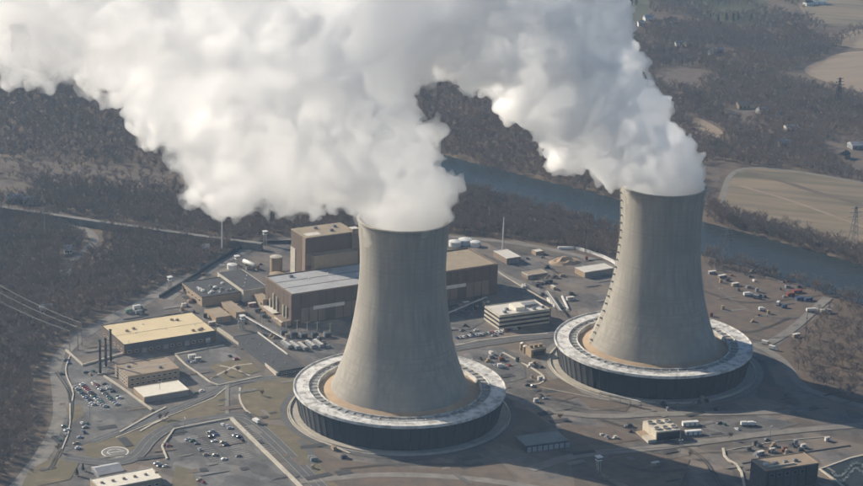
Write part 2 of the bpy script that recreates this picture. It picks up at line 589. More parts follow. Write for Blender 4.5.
ROADS.append(([tuple(G(*p).xy) for p in [(-60, 204), (40, 219), (120, 231), (220, 245), (262, 250)]], 8, 0.3))
struct(wall_line('raised_road', [(-60, 204), (40, 219), (120, 231), (220, 245), (262, 250)], 6.0, 7.0, M_lane, 1), 'pale raised road through the bare wood toward the plant')
road('track', [(62, 222), (85, 228), (97, 240), (85, 252), (70, 262)], 9, M_lane, label='pale curving track in the wood', clear=6)
road('road', [(292, 240), (262, 243), (235, 256), (208, 272), (180, 290), (168, 300)], 10, M_lane, label='pale road curving down to the plant from the wood')
road('road', [(180, 278), (150, 300), (112, 318), (78, 338), (56, 360), (60, 392), (62, 420), (46, 452), (14, 492)], 12, M_lane, label='worn perimeter road along the wood edge', clear=11)
road('road', [(440, 236), (500, 241), (545, 248), (590, 258), (625, 272)], 9, M_lane, label='pale road behind the turbine hall', clear=8)

sheet('parking_lot', [(66, 351), (84, 366), (122, 356), (104, 376), (152, 410), (118, 431), (66, 452), (58, 440), (66, 415), (70, 393), (60, 372)], M_asphalt, label='grey parking lot beside the three dark stacks')
sheet('parking_lot', [(162, 447), (174, 429), (231, 419), (300, 487), (330, 530), (140, 530), (176, 478), (167, 460)], M_asphalt, label='walled grey parking lot in front of the near tower')
sheet('parking_lot', [(176, 354), (224, 345), (258, 372), (228, 384), (205, 395), (186, 372)], M_asphalt, label='asphalt court behind the low cream building')
sheet('parking_lot', [(458, 358), (500, 346), (512, 353), (524, 364), (526, 378), (505, 384), (478, 372)], M_asphalt, label='asphalt court between the two towers')
sheet('parking_lot', [(700, 422), (760, 416), (800, 424), (770, 432), (705, 438)], M_asphalt, label='asphalt pad beside the white containers')
sheet('parking_lot', [(742, 315), (790, 306), (775, 325), (750, 330)], M_asphalt, label='dark worn patch in the right-hand yard')
sheet('parking_lot', [(447, 306), (490, 296), (492, 318), (470, 330), (452, 330)], M_asphalt, label='shaded court right of the near tower')
sheet('parking_lot', [(265, 322), (300, 338), (346, 345), (330, 362), (300, 352), (262, 335)], M_asphalt, label='equipment yard before the turbine hall')
sheet('lawn', [(136, 432), (215, 398), (226, 391), (226, 413), (172, 423), (150, 433)], M_grass, label='dry grass wedge beside the road bend')
sheet('lawn', [(244, 386), (270, 378), (296, 378), (296, 402), (302, 416), (270, 420), (250, 414), (240, 400)], M_grass, label='dry oval lawn left of the near tower')
sheet('lawn', [(84, 446), (116, 436), (152, 428), (150, 440), (136, 458), (104, 463), (86, 456)], M_grass, label='grass around the helipad')
sheet('lawn', [(262, 424), (300, 428), (320, 450), (345, 490), (330, 490), (296, 455)], M_grass, label='dry grass verge in front of the near tower')
sheet('lawn', [(208, 366), (245, 358), (260, 371), (228, 383)], M_grass, label='small garden with crossing white paths')
sheet('lawn', [(66, 408), (82, 404), (84, 416), (70, 424)], M_grass, label='grass patch between the left lots')
sheet('lawn', [(30, 470), (52, 458), (80, 462), (70, 480), (20, 490)], M_grass, label='grass at the bottom left corner')
sheet('lawn', [(176, 466), (192, 470), (200, 490), (170, 490)], M_grass, label='grass patch beside the lower lot')
sheet('dirt_patch', [(580, 462), (640, 452), (690, 460), (680, 486), (640, 492)], M_dirt, label='reddish dirt patch below the fan unit')
sheet('dirt_patch', [(570, 392), (600, 388), (640, 396), (625, 412), (590, 408)], M_dirt, label='brown earth in front of the far tower')
sheet('dirt_patch', [(532, 385), (560, 378), (585, 395), (560, 402)], M_dirt, label='brown earth between the towers')
sheet('dirt_patch', [(703, 268), (760, 278), (826, 296), (800, 322), (770, 342), (735, 338), (708, 322)], M_dirt, label='brown graded earth of the right-hand yard')
sheet('dirt_patch', [(560, 424), (610, 428), (640, 440), (600, 446), (566, 442)], M_dirt, label='brown earth left of the fan unit')
sheet('dirt_patch', [(705, 268), (770, 279), (815, 293), (790, 302), (735, 296), (707, 300)], M_dirt, label='bare brown strip along the river bank')
sheet('dirt_patch', [(785, 345), (830, 330), (875, 336), (875, 405), (830, 392), (806, 376)], M_forest, label='brown scrub slope at the right edge')
sheet('dirt_patch', [(842, 388), (875, 378), (875, 402), (850, 398)], M_dirt, label='pale rubble patch at the right edge')
sheet('dirt_patch', [(300, 440), (340, 460), (420, 470), (500, 462), (520, 486), (340, 490)], M_dirt, label='brown ground before the near tower')

road('road', [(66, 458), (110, 464), (136, 459), (150, 438), (176, 424), (236, 415), (256, 424), (300, 467), (340, 508)], 12, M_road, label='asphalt road curving round the lower parking lot')
road('road', [(92, 442), (140, 424), (212, 394), (232, 382), (276, 378)], 9, M_road, label='asphalt road along the dry grass wedge')
road('road', [(227, 384), (227, 414)], 3, M_lane, 0, label='short pale path between two roads')
road('path', [(210, 379), (236, 366), (252, 364)], 1.6, M_conc_pale, 0, label='white garden path')
road('path', [(220, 366), (234, 369), (250, 376)], 1.6, M_conc_pale, 0, label='white garden path crossing the other')
road('road', [(446, 350), (500, 341), (560, 334), (600, 330)], 13, M_road, label='wide asphalt road between the towers')
road('road', [(478, 258), (497, 273), (528, 286), (556, 300), (566, 312)], 8, M_lane, label='pale road beside the office block')
road('road', [(500, 392), (540, 410), (600, 418), (660, 414), (720, 414), (790, 412)], 9, M_lane, label='pale service road in front of the far tower')
road('road', [(530, 470), (575, 455), (640, 450), (700, 443), (780, 432), (880, 424)], 9, M_lane, label='pale road crossing the lower right yard')
road('road', [(752, 344), (778, 356), (792, 372), (800, 386), (826, 397), (880, 411)], 8, M_lane, label='pale road bending round the far tower')
road('road', [(764, 346), (790, 332), (812, 312), (828, 298)], 9, M_lane, label='brown-grey track to the river bank')
road('road', [(300, 482), (380, 474), (470, 478), (560, 492)], 8, M_lane, label='pale road at the bottom edge')
road('road', [(292, 478), (318, 462), (300, 440)], 5, M_road, label='short lane near the near tower')
for tx, ty, nm in ((-20.813, 0, 'near'), (183.888, 117.03, 'far')):
    mb = MB().lathe([(85.5, 0.3372), (91, 0.3372)], 96, tx, ty)
    for k in range(len(mb.f)):
        mb.f[k] = mb.f[k][::-1]
    struct(mb.build('ring_road', M_road if nm == 'near' else M_lane), 'ring road round the %s cooling tower' % nm)
    struct(MB().lathe([(84.6, 0.0), (84.6, 0.55), (85.4, 0.55), (85.4, 0.0)][::-1], 96, tx, ty).build('kerb', M_conc_pale), 'pale kerb round the %s cooling tower' % nm)

# painted edge lines on the asphalt roads
M_line = mat('lane_paint', (0.42, 0.41, 0.37), (0.24, 0.235, 0.22), 0.25, detail=6)
for pts, w in (([(66, 458), (110, 464), (136, 459), (150, 438), (176, 424), (236, 415), (256, 424), (300, 467), (340, 508)], 12), ([(92, 442), (140, 424), (212, 394), (232, 382), (276, 378)], 9), ([(446, 350), (500, 341), (560, 334), (600, 330)], 13)):
    P = chaikin([G(*p) for p in pts], 2)
    for e in (0.86, 0.02):
        A_, B_ = ribbon_pts(P, w * e)
        for side in ((A_, B_) if e > 0.1 else (A_,)):
            a1, b1_ = ribbon_pts(side, 0.35)
            n_ = len(side)
            me = bpy.data.meshes.new('lane_marking')
            me.from_pydata([(p.x, p.y, 0.475) for p in a1 + b1_], [], [(n_ + i, n_ + i + 1, i + 1, i) for i in range(n_ - 1)])
            me.materials.append(M_line)
            struct(link('lane_marking', me), 'faint painted line along an asphalt road')

# markings in the parking lots, laid on the asphalt
M_paint = mat('road_paint', (0.62, 0.61, 0.57), (0.5, 0.5, 0.47), 0.5)
UA = rad(30.0)
U, V = Vector((math.cos(UA), math.sin(UA), 0)), Vector((-math.sin(UA), math.cos(UA), 0))
def stripes(pc, rows, n, gap, length, z, dirn=0):
    c = G(*pc)
    a, b = (U, V) if dirn == 0 else (V, U)
    mb = MB()
    for r_ in range(rows):
        for k in range(n):
            p = c + a * (k * gap) + b * (r_ * (length * 2.0 + 7.5))
            q = p + b * length
            w = a * 0.07
            mb.add([(p - w).xy.to_3d(), (p + w).xy.to_3d(), (q + w).xy.to_3d(), (q - w).xy.to_3d()], [(0, 1, 2, 3) if dirn == 0 else (0, 3, 2, 1)])
    mb.v = [(v[0], v[1], z) for v in mb.v]
    return mb.build('bay_markings', M_paint)

# ------------------------------------------------------------------ cooling towers
RO, RB, HR = 80.5, 76.5, 20.8
PROF = [(56.0, 8.0), (54.6, 14.0), (53.2, 19.0), (50.0, 27.0), (47.6, 33.0), (44.0, 43.0), (40.8, 54.0), (37.6, 68.0), (35.2, 82.0), (33.4, 96.0), (32.5, 108.0), (32.2, 118.0), (32.5, 130.0), (33.3, 142.0), (34.2, 153.2)]
def shell_r(z):
    for (r0, z0), (r1, z1) in zip(PROF[:-1], PROF[1:]):
        if z0 <= z <= z1:
            return r0 + (r1 - r0) * (z - z0) / (z1 - z0)
    return PROF[-1][0]
NP = 72
def make_tower(loc, label, stair):
    t = thing('cooling_tower', label, 'cooling tower', loc, 0, 'hyperbolic cooling towers')
    # finely sampled hyperboloid
    zz = np.linspace(8, 153.2, 60)
    pr = np.array(PROF)
    cz, crr = pr[:, 1], pr[:, 0]
    rs = np.interp(zz, cz, crr)
    for _ in range(6):
        rs[1:-1] = (rs[:-2] + 2 * rs[1:-1] + rs[2:]) / 4
    prof = list(zip(rs.tolist(), zz.tolist()))
    inner = [(r - 0.5, z) for r, z in prof][::-1]
    o = MB().lathe(prof + inner, 144).build('shell', M_shell, t, True)
    rim = MB().lathe([(34.25, 152.6), (35.0, 152.9), (35.0, 154.3), (33.2, 154.3), (33.2, 152.8)], 144)
    rim.build('rim', M_shell, t, False)
    # dark core behind the louvres
    MB().lathe([(RB - 1.6, 0.0), (RO - 1.6, HR - 0.6)], 144).build('fill_core', M_louver, t)
    # frosted hot water deck
    dk = MB().lathe([(RO + 0.5, HR - 1.3), (RO + 0.5, HR), (69.6, HR), (69.6, HR - 1.2)], 144).build('deck', M_frost, t)
    MB().lathe([(RO + 0.45, HR + 0.02), (RO + 0.45, HR + 0.9), (RO - 0.2, HR + 0.9), (RO - 0.2, HR + 0.02)], 144).build('parapet', M_frost, dk)
    MB().lathe([(69.5, HR - 0.9), (62.6, HR - 0.9)], 144).build('channel_floor', M_channel, t)
    MB().lathe([(62.6, HR - 3.6), (62.6, HR + 0.35), (62.0, HR + 0.35), (62.0, HR - 3.6)][::1], 144).build('channel_wall', M_frost, t)
    MB().lathe([(69.62, HR + 0.02), (69.62, HR + 0.5), (69.1, HR + 0.5), (69.1, HR - 0.9)], 144).build('channel_wall', M_frost, t)
    cellm = MB().box(62.8, 69.0, -0.14, 0.14, HR - 0.85, HR - 0.2).mesh('channel_divider', M_frost)
    for k in range(60):
        c = link('channel_divider', cellm, t)
        c.rotation_euler.z = 2 * math.pi * k / 60
    hat = MB().box(72.8, 73.8, -0.5, 0.5, HR, HR + 0.35).mesh('deck_hatch', M_frost)
    for k in range(36):
        c = link('deck_hatch', hat, t)
        c.rotation_euler.z = 2 * math.pi * (k + 0.5) / 36
    # tan apron roof that climbs from the channel to the shell
    MB().lathe([(61.9, HR - 3.4), (58.0, HR - 2.2), (54.0, HR - 0.6), (51.0, HR + 0.6)], 144).build('apron_roof', M_tan, t, True)
    # louvre panels all round, each with its slats
    pm = MB()
    da = math.pi / NP
    for k in range(9):
        z0 = HR * (k / 9.0) + 0.15
        z1 = z0 + HR / 9.0 * 0.92
        r0 = RB + (RO - RB) * z0 / HR
        r1 = RB + (RO - RB) * z1 / HR
        w0, w1 = r0 * math.tan(da) * 0.9, r1 * math.tan(da) * 0.9
        pm.add([(r0 - 0.2, -w0, z0), (r0 - 0.2, w0, z0), (r1 - 1.5, w1, z1), (r1 - 1.5, -w1, z1)], [(0, 1, 2, 3)])
    pmesh = pm.mesh('louver_panel', M_louver)
    post = MB().bar((RB - 0.25, 0, 0), (RO - 0.25, 0, HR - 1.0), 0.24).mesh('column', M_column)
    for k in range(NP):
        a = 2 * math.pi * k / NP
        c = link('louver_panel', pmesh, t)
        c.rotation_euler.z = a
        c = link('column', post, t)
        c.rotation_euler.z = a + da
    # basin at the foot
    MB().lathe([(84.0, 0.0), (84.0, 1.5), (83.2, 1.5), (83.2, 0.4), (76.0, 0.4)], 96).build('basin', M_concrete, t)
    if stair is not None:
        rail = MB()
        zs = [20.8 + i * 3.1 for i in range(43)]
        ca, sa = math.cos(stair), math.sin(stair)
        for s in (-1.0, 1.0):
            pts = [Vector(((np.interp(z, zz, rs) + 1.3) * ca - s * sa, (np.interp(z, zz, rs) + 1.3) * sa + s * ca, z)) for z in zs]
            for a, b in zip(pts[:-1], pts[1:]):
                rail.bar(a, b, 0.16)
        st = rail.build('stair_rail', M_conc_pale, t)
        for z in zs[1::2]:
            r = float(np.interp(z, zz, rs))
            lm = MB().box(r + 0.1, r + 1.9, -1.3, 1.3, z, z + 0.5)
            c = lm.build('landing', M_frame, st)
            c.rotation_euler.z = stair
    return t
make_tower((-20.813, 0, 0), 'nearer concrete cooling tower with frosted ring deck, in front of the brown turbine hall', None)
make_tower((183.888, 117.03, 0), 'farther concrete cooling tower with stair line up its side, in front of the river', math.pi + 0.16)

# ------------------------------------------------------------------ steam plumes
def ico(sub):
    bm = bmesh.new()
    bmesh.ops.create_icosphere(bm, subdivisions=sub, radius=1.0)
    v = np.array([x.co[:] for x in bm.verts])
    f = np.array([[y.index for y in x.verts] for x in bm.faces])
    bm.free()
    return v, f
ICO2, ICO1 = ico(3), ico(2)

def plume(parent, name, blobs, seed, voxel, material, puffs=0, core=True):
    rg = np.random.RandomState(seed)
    S = []
    for (c, r) in blobs:
        tower = r < 39 and abs(c[2] - 157) < 10
        rr = r if tower else r * 0.84
        if core:
            S.append((np.array(c), rr, 0))
        if tower:
            continue
        for q in range(0 if core else 22, 22 + puffs):
            d = rg.normal(size=3)
            d /= np.linalg.norm(d)
            if q >= 22:                          # smaller billows on the open side of the cloud
                d[1] = -abs(d[1])
                r2 = rr * rg.uniform(0.10, 0.32)
                c2 = np.array(c) + d * rr * rg.uniform(0.94, 1.1)
            else:
                r2 = rr * rg.uniform(0.22, 0.46)
                c2 = np.array(c) + d * rr * rg.uniform(0.85, 1.0)
            S.append((c2, r2, 1))
            for _ in range(5):
                e = rg.normal(size=3)
                e /= np.linalg.norm(e)
                if e @ d < 0:
                    e = -e
                S.append((c2 + e * r2 * 0.92, r2 * rg.uniform(0.25, 0.5), 1))
    vs, fs, k = [], [], 0
    for c, r, lv in S:
        v, f = ICO2 if lv == 0 else ICO1
        vs.append(v * r + c)
        fs.append(f + k)
        k += len(v)
    vs, fs = np.concatenate(vs), np.concatenate(fs)
    me = bpy.data.meshes.new(name)
    me.vertices.add(len(vs))
    me.vertices.foreach_set('co', vs.ravel().astype(np.float32))
    me.loops.add(fs.size)
    me.loops.foreach_set('vertex_index', fs.ravel().astype(np.int32))
    me.polygons.add(len(fs))
    me.polygons.foreach_set('loop_start', np.arange(0, fs.size, 3, dtype=np.int32))
    me.update()
    me.validate()
    o = link(name, me, parent)
    o.data.materials.append(material)
    m = o.modifiers.new('union', 'REMESH')
    m.mode = 'VOXEL'
    m.voxel_size = voxel
    m.use_smooth_shade = True
    for kind, sc_, st in (('CLOUDS', 40.0, 14.0), ('VORONOI', 22.0, -12.0), ('VORONOI', 10.0, -11.0), ('VORONOI', 5.0, -6.0), ('CLOUDS', 5.0, 4.5)):
        tx = bpy.data.textures.new('billow', kind)
        tx.noise_scale = sc_
        if kind == 'CLOUDS':
            tx.noise_depth = 3
        d = o.modifiers.new('billow', 'DISPLACE')
        d.texture = tx
        d.texture_coords = 'GLOBAL'
        d.strength = st
        d.mid_level = 0.55 if kind == 'CLOUDS' else 0.42
    m = o.modifiers.new('clean', 'REMESH')
    m.mode = 'VOXEL'
    m.voxel_size = voxel * 0.8
    m.use_smooth_shade = True
    return o

def PB(px, py, rpx, Y):
    p = AT(px, py, Y)
    dist = (p - camo.matrix_world.translation).dot(_f)
    return (p[:], rpx * dist / FPX)

M_thick = volume_material('thick_steam', (0.9997, 0.9997, 0.9997), 0.085, 0.74)
M_thin = volume_material('thin_steam', (0.9996, 0.9997, 0.9999), 0.050, 0.74)
M_puff = volume_material('puff_steam', (0.9998, 0.9998, 0.9999), 0.11, 0.66)
M_puff2 = volume_material('cool_puff_steam', (0.9985, 0.9992, 0.9999), 0.20, 0.62)
M_dense = volume_material('dense_steam', (0.9985, 0.9992, 0.9999), 0.13, 0.70)
t = thing('steam_plume', 'bright white steam plume rising from the nearer tower and drifting to the left', 'steam', (-20.8, 0, 0), 0, 'steam plumes of the cooling towers')
b1 = [((-20.8, 0, 149), 30.0), ((-20.8, 0, 165), 38.0)]
b1 += [PB(*a) for a in [(410, 188, 48, -5), (390, 194, 44, -6), (404, 200, 52, -4), (398, 155, 50, -12), (350, 162, 50, -32), (362, 105, 62, -28), (395, 60, 42, -12), (330, 60, 70, -42), (385, 15, 60, -20)]]
b1b = [PB(*a) for a in [(325, 162, 58, -50), (275, 158, 60, -65), (222, 156, 60, -85), (176, 108, 54, -100),
       (290, 85, 88, -62), (205, 78, 76, -95), (118, 52, 54, -130), (40, 40, 54, -160), (-50, 36, 62, -190), (150, -25, 95, -115), (270, -20, 100, -70), (40, -50, 80, -150)]]
for nm, bl, sd, m_, pf in (('rising_column', b1, 3, M_thick, 10), ('drifting_cloud', b1b, 8, M_thin, 10), ('billows', b1[5:] + b1b, 17, M_puff, 40)):
    o = plume(t, nm, bl, sd, 2.5, m_, pf, nm != 'billows')
    o.location = (20.8, 0, 0)
t = thing('steam_plume', 'grey-blue steam plume rising from the farther tower behind the other plume', 'steam', (183.9, 117, 0), 0, 'steam plumes of the cooling towers')
b2 = [((183.9, 117, 149), 30.0), ((183.9, 117, 165), 38.0)]
b2 += [PB(*a) for a in [(658, 164, 42, 112), (628, 148, 42, 105), (644, 118, 34, 104), (596, 124, 54, 95), (568, 92, 66, 85), (614, 78, 42, 92), (540, 50, 74, 75), (592, 30, 48, 82), (478, 32, 62, 55), (562, -15, 64, 75), (425, 20, 62, 40), (480, -40, 80, 55), (360, -10, 78, 25)]]
for nm, bl, sd, m_, pf in (('rising_column', b2, 5, M_dense, 10), ('billows', b2[3:], 19, M_puff2, 34)):
    o = plume(t, nm, bl, sd, 2.5, m_, pf, nm != 'billows')
    o.location = (-183.9, -117, 0)

# ------------------------------------------------------------------ buildings
def boxpart(root, name, x0, x1, y0, y1, z0, z1, m, label=None):
    o = MB().box(x0, x1, y0, y1, z0, z1).build(name, m, root)
    if label:
        o['label'] = label
    return o

def bld(name, label, cat, F, L, R, h, wall, roofm, ang=30.0, para=0.7, group=None, trim=None, lu=None, lv=None):
    """F front corner, L left-back corner, R right corner of the roof in photo pixels; h the height in metres"""
    a = rad(ang)
    u, v = Vector((math.cos(a), math.sin(a), 0)), Vector((-math.sin(a), math.cos(a), 0))
    f, l, r = G(*F, h), G(*L, h), G(*R, h)
    lu = (r - f).dot(u) if lu is None else lu
    lv = (l - f).dot(v) if lv is None else lv
    t = thing(name, label, cat, (f.x, f.y, 0), a, group)
    boxpart(t, 'wall', 0, lu, 0, lv, 0, h - 0.3, wall)
    rf = boxpart(t, 'roof', 0.32, lu - 0.32, 0.32, lv - 0.32, h - 0.3, h, roofm)
    if para:
        w = 0.35
        mb = MB()
        mb.box(-0.06, lu + 0.06, -0.06, w, h - 0.32, h + para)
        mb.box(-0.06, lu + 0.06, lv - w, lv + 0.06, h - 0.32, h + para)
        mb.box(-0.06, w, w, lv - w, h - 0.32, h + para)
        mb.box(lu - w, lu + 0.06, w, lv - w, h - 0.32, h + para)
        mb.build('parapet', trim or wall, rf)
    return t, lu, lv, rf

def window(t, face, a0, a1, z0, z1, Lu, Lv, frame=None, proud=0.1):
    """a framed window on 'f' front, 'l' left or 'r' right side"""
    frame = frame or M_white
    b = 0.18
    def blk(mb, p0, p1, q0, q1, d0, d1):
        if face == 'f':
            mb.box(p0, p1, -d1, -d0, q0, q1)
        elif face == 'l':
            mb.box(-d1, -d0, p0, p1, q0, q1)
        else:
            mb.box(Lu + d0, Lu + d1, p0, p1, q0, q1)
        return mb
    mb = MB()
    blk(mb, a0, a1, z0, z0 + b, -0.02, proud)
    blk(mb, a0, a1, z1 - b, z1, -0.02, proud)
    blk(mb, a0, a0 + b, z0 + b, z1 - b, -0.02, proud)
    blk(mb, a1 - b, a1, z0 + b, z1 - b, -0.02, proud)
    w = mb.build('window', frame, t)
    blk(MB(), a0 + b, a1 - b, z0 + b, z1 - b, -0.02, 0.03).build('pane', M_glass, w)
    return w

def door(t, face, a0, a1, h, Lu, m=None):
    mb = MB()
    if face == 'f':
        mb.box(a0, a1, -0.08, 0.02, 0.05, h)
    else:
        mb.box(-0.08, 0.02, a0, a1, 0.05, h)
    return mb.build('door', m or M_grey, t)

def roof_unit(rf, x, y, z, s=1.0, m=None, name='roof_unit'):
    mb = MB().box(x - 1.3 * s, x + 1.3 * s, y - 1.0 * s, y + 1.0 * s, z, z + 1.3 * s)
    mb.cyl(x, y, z + 1.3 * s, z + 1.6 * s, 0.7 * s, seg=10)
    return mb.build(name, m or M_grey, rf)

def roof_vent(rf, x, y, z, m=None):
    mb = MB().cyl(x, y, z, z + 0.8, 0.35, seg=8).cyl(x, y, z + 0.8, z + 1.1, 0.65, 0.3, seg=8)
    return mb.build('roof_vent', m or M_white, rf)

# --- turbine hall
t, lu, lv, rf = bld('turbine_hall', 'long brown turbine hall with grey roof, half hidden behind the nearer tower', 'building', (292, 295), (266, 277), (497, 264), 28.0, M_brown, M_roofdark, para=0.9, trim=M_brown2)
boxpart(rf, 'roof_membrane', 1.2, lu * 0.64, 1.4, 17.5, 28.0, 28.12, M_roofgrey)
boxpart(rf, 'roof_membrane', 1.2, lu * 0.64, 19.0, 34.0, 28.0, 28.12, M_roofgrey)
boxpart(rf, 'roof_membrane', 1.2, lu * 0.64, 35.5, lv - 1.4, 28.0, 28.12, M_roofgrey)
boxpart(rf, 'roof_membrane', lu * 0.66, lu - 1.4, 3.0, lv - 3.0, 28.0, 28.12, M_rooftan)
nb = 25
bw = lu / nb
for k in range(nb):
    x = k * bw
    boxpart(t, 'siding_panel', x + 0.45, x + bw - 0.45, -0.35, 0.0, 1.0, 14.5, M_brown2 if k % 4 else M_brown)
    boxpart(t, 'siding_panel', x + 0.2, x + bw - 0.2, -0.5, 0.0, 15.6, 27.4, M_brown)
for k in range(7):
    y = k * lv / 7
    boxpart(t, 'siding_panel', -0.35, 0.0, y + 0.4, y + lv / 7 - 0.4, 1.0, 13.0, M_brown)
    boxpart(t, 'siding_panel', -0.5, 0.0, y + 0.2, y + lv / 7 - 0.2, 14.2, 27.4, M_brown)
for y, h_ in ((8, 15), (14, 15), (27, 18), (34, 19), (41, 12)):
    boxpart(t, 'pilaster', -1.6, -0.5, y, y + 1.3, 0, h_, M_conc_pale)
boxpart(t, 'annex', -6.0, -0.5, 20, 46, 0, 4.0, M_brick)
boxpart(t, 'annex_roof', -6.3, -0.4, 19.7, 46.3, 4.0, 4.5, M_roofwhite)
boxpart(t, 'annex', -9.0, -0.5, 2, 16, 0, 3.6, M_brick)
boxpart(t, 'annex_roof', -9.3, -0.4, 1.7, 16.3, 3.6, 4.1, M_roofwhite)
for x0, x1 in ((20, 50), (150, 172)):
    boxpart(t, 'wall_band', x0, x1, -0.9, -0.4, 12.0, 15.2, M_roofwhite)
for k in range(9):
    roof_vent(rf, 10 + k * 22.0, 26 + (k % 3) * 7, 28.1)
for k in range(5):
    roof_unit(rf, 20 + k * 38, 44, 28.1, 1.4)

# --- reactor building
f0 = G(306, 238, 56)
t = thing('reactor_building', 'tall brown windowless block with tan roof behind the turbine hall', 'building', (f0.x, f0.y, 0), UA)
boxpart(t, 'wall', 0, 49, 0, 30, 0, 55.4, M_brown)
rf = boxpart(t, 'roof', -0.3, 49.3, -0.3, 30.3, 55.4, 56.2, M_rooftan)
boxpart(rf, 'roof_membrane', 3, 17, 4, 12, 56.2, 56.35, M_roofwhite)
boxpart(t, 'wall_step', 49, 100, 2, 30, 0, 48, M_brown2)
boxpart(t, 'step_roof', 49.1, 100.3, 1.7, 30.3, 48, 48.6, M_rooftan)
boxpart(t, 'wall_panel', -0.5, 0, 0.3, 7, 0, 55.0, M_brown2)
boxpart(t, 'wall_panel', -0.9, 0, 20, 29.5, 0, 40, M_conc_pale)
boxpart(t, 'wall_panel', -0.4, 0, 8, 19, 0, 54, M_brown)
boxpart(t, 'wall_band', 0, 49, -0.5, 0, 30.0, 41.0, M_brown2)
boxpart(t, 'stair_tower', 45, 51, -2.5, 4, 0, 59, M_brown2)
boxpart(t, 'stair_tower_roof', 44.8, 51.2, -2.7, 4.2, 59, 59.5, M_roofwhite)
boxpart(t, 'lower_block', 5, 48, -7.5, -0.6, 0, 40, M_brick)
boxpart(t, 'lower_block_roof', 4.8, 48.2, -7.7, -0.5, 40, 40.6, M_rooftan)
for x, y in ((20, 22), (30, 10), (38, 20)):
    roof_unit(rf, x, y, 56.2, 1.3)

# --- warehouse with the yellow roof
t, lu, lv, rf = bld('warehouse', 'large low warehouse with a pale yellow flat roof', 'building', (124, 345.2), (101.3, 325.6), (217, 331.7), 9.0, M_darkmetal if False else M_brown, M_roofyellow, para=0.5, trim=M_frame)
boxpart(t, 'wall_band', 0.3, lu - 0.3, -0.25, 0, 4.5, 8.2, mat('slate_siding', (0.10, 0.105, 0.115), (0.085, 0.09, 0.1), 0.3))
for k in range(12):
    x = 3 + k * (lu - 6) / 12
    if k % 3 == 2:
        boxpart(t, 'loading_door', x, x + 4.2, -0.12, 0.02, 0.05, 4.2, M_grey)
    else:
        window(t, 'f', x, x + 3.2, 1.4, 3.4, lu, lv)
for k in range(6):
    window(t, 'l', 4 + k * 8, 7.4 + k * 8, 2, 4, lu, lv)
boxpart(rf, 'roof_seam', 0.5, lu - 0.5, lv * 0.45, lv * 0.45 + 0.35, 9.0, 9.14, M_rooftan)
for (x, y) in ((14, 30), (21, 33), (58, 40), (62, 38), (64, 8), (69, 7), (72, 9)):
    roof_unit(rf, x, y, 9.0, 1.0, M_roofbrown)
for k in range(6):
    roof_vent(rf, 6 + k * 13, 6 + (k * 17) % 35, 9.0)

# --- tan office with three floors of windows
t, lu, lv, rf = bld('office_building', 'tan three-storey office with brown-grey roof beside the dark stacks', 'building', (128, 377), (111.5, 365.6), (178.7, 368), 9.2, M_brick, M_roofbrown, para=0.5, trim=M_brick)
for fl in range(3):
    for k in range(6):
        window(t, 'l', 1.5 + k * 4.5, 4.9 + k * 4.5, 1.0 + fl * 2.9, 2.5 + fl * 2.9, lu, lv)
for fl in range(2):
    for k in range(9):
        window(t, 'f', 2 + k * 4.5, 5.0 + k * 4.5, 1.4 + fl * 4, 3.2 + fl * 4, lu, lv)
boxpart(rf, 'roof_seam', 1.0, lu - 1.0, lv * 0.5, lv * 0.5 + 0.5, 9.2, 9.34, M_roofwhite)
for x, y in ((8, 20), (30, 8)):
    roof_unit(rf, x, y, 9.2, 1.0)

# --- low pale building
t, lu, lv, rf = bld('storage_shed', 'low shed with a bright cream flat roof beside the tan office', 'building', (144.3, 397.3), (133, 387.8), (188.4, 389.3), 4.8, M_brick, M_roofcream, para=0.25, trim=M_roofcream)
for k in range(9):
    boxpart(t, 'bay_door', 1.2 + k * 4.0, 4.0 + k * 4.0, -0.1, 0.02, 0.05, 3.4, M_grey)

# --- office block with banded floors by the far tower
t, lu, lv, rf = bld('office_block', 'banded three-storey office block with pale rooftop plant, between the towers', 'building', (499.6, 315.9), (490.4, 305.4), (550, 309.7), 12.5, M_glass, M_roofwhite, ang=26, para=0.5, trim=M_conc_pale)
for fl in range(4):
    z0 = [0.0, 3.6, 7.4, 11.0][fl]
    z1 = [1.6, 5.4, 9.2, 12.1][fl]
    mb = MB()
    mb.box(-0.4, lu + 0.4, -0.4, -0.001, z0, z1)
    mb.box(-0.4, lu + 0.4, lv + 0.001, lv + 0.4, z0, z1)
    mb.box(-0.4, -0.001, -0.001, lv + 0.001, z0, z1)
    mb.box(lu + 0.001, lu + 0.4, -0.001, lv + 0.001, z0, z1)
    mb.build('spandrel_band', M_conc_pale, t)
for fl in range(3):
    z0, z1 = [(1.6, 3.6), (5.4, 7.4), (9.2, 11.0)][fl]
    for k in range(13):
        x = k * (lu - 0.4) / 12
        boxpart(t, 'mullion', x, x + 0.25, -0.12, -0.002, z0, z1, M_frame)
    for k in range(7):
        y = k * (lv - 0.4) / 6
        boxpart(t, 'mullion', -0.12, -0.002, y, y + 0.25, z0, z1, M_frame)
ph = boxpart(rf, 'penthouse', 19, 28, 6, 19, 12.5, 15.6, M_roofcream)
boxpart(rf, 'penthouse', 31, 44, 12, 19, 12.5, 14.6, M_grey)
for x, y in ((8, 6), (13, 12), (36, 5), (45, 6)):
    roof_unit(rf, x, y, 12.5, 1.2)
boxpart(t, 'stair_core', lu + 0.41, lu + 4.0, 4, 12, 0, 11.5, M_brown2)

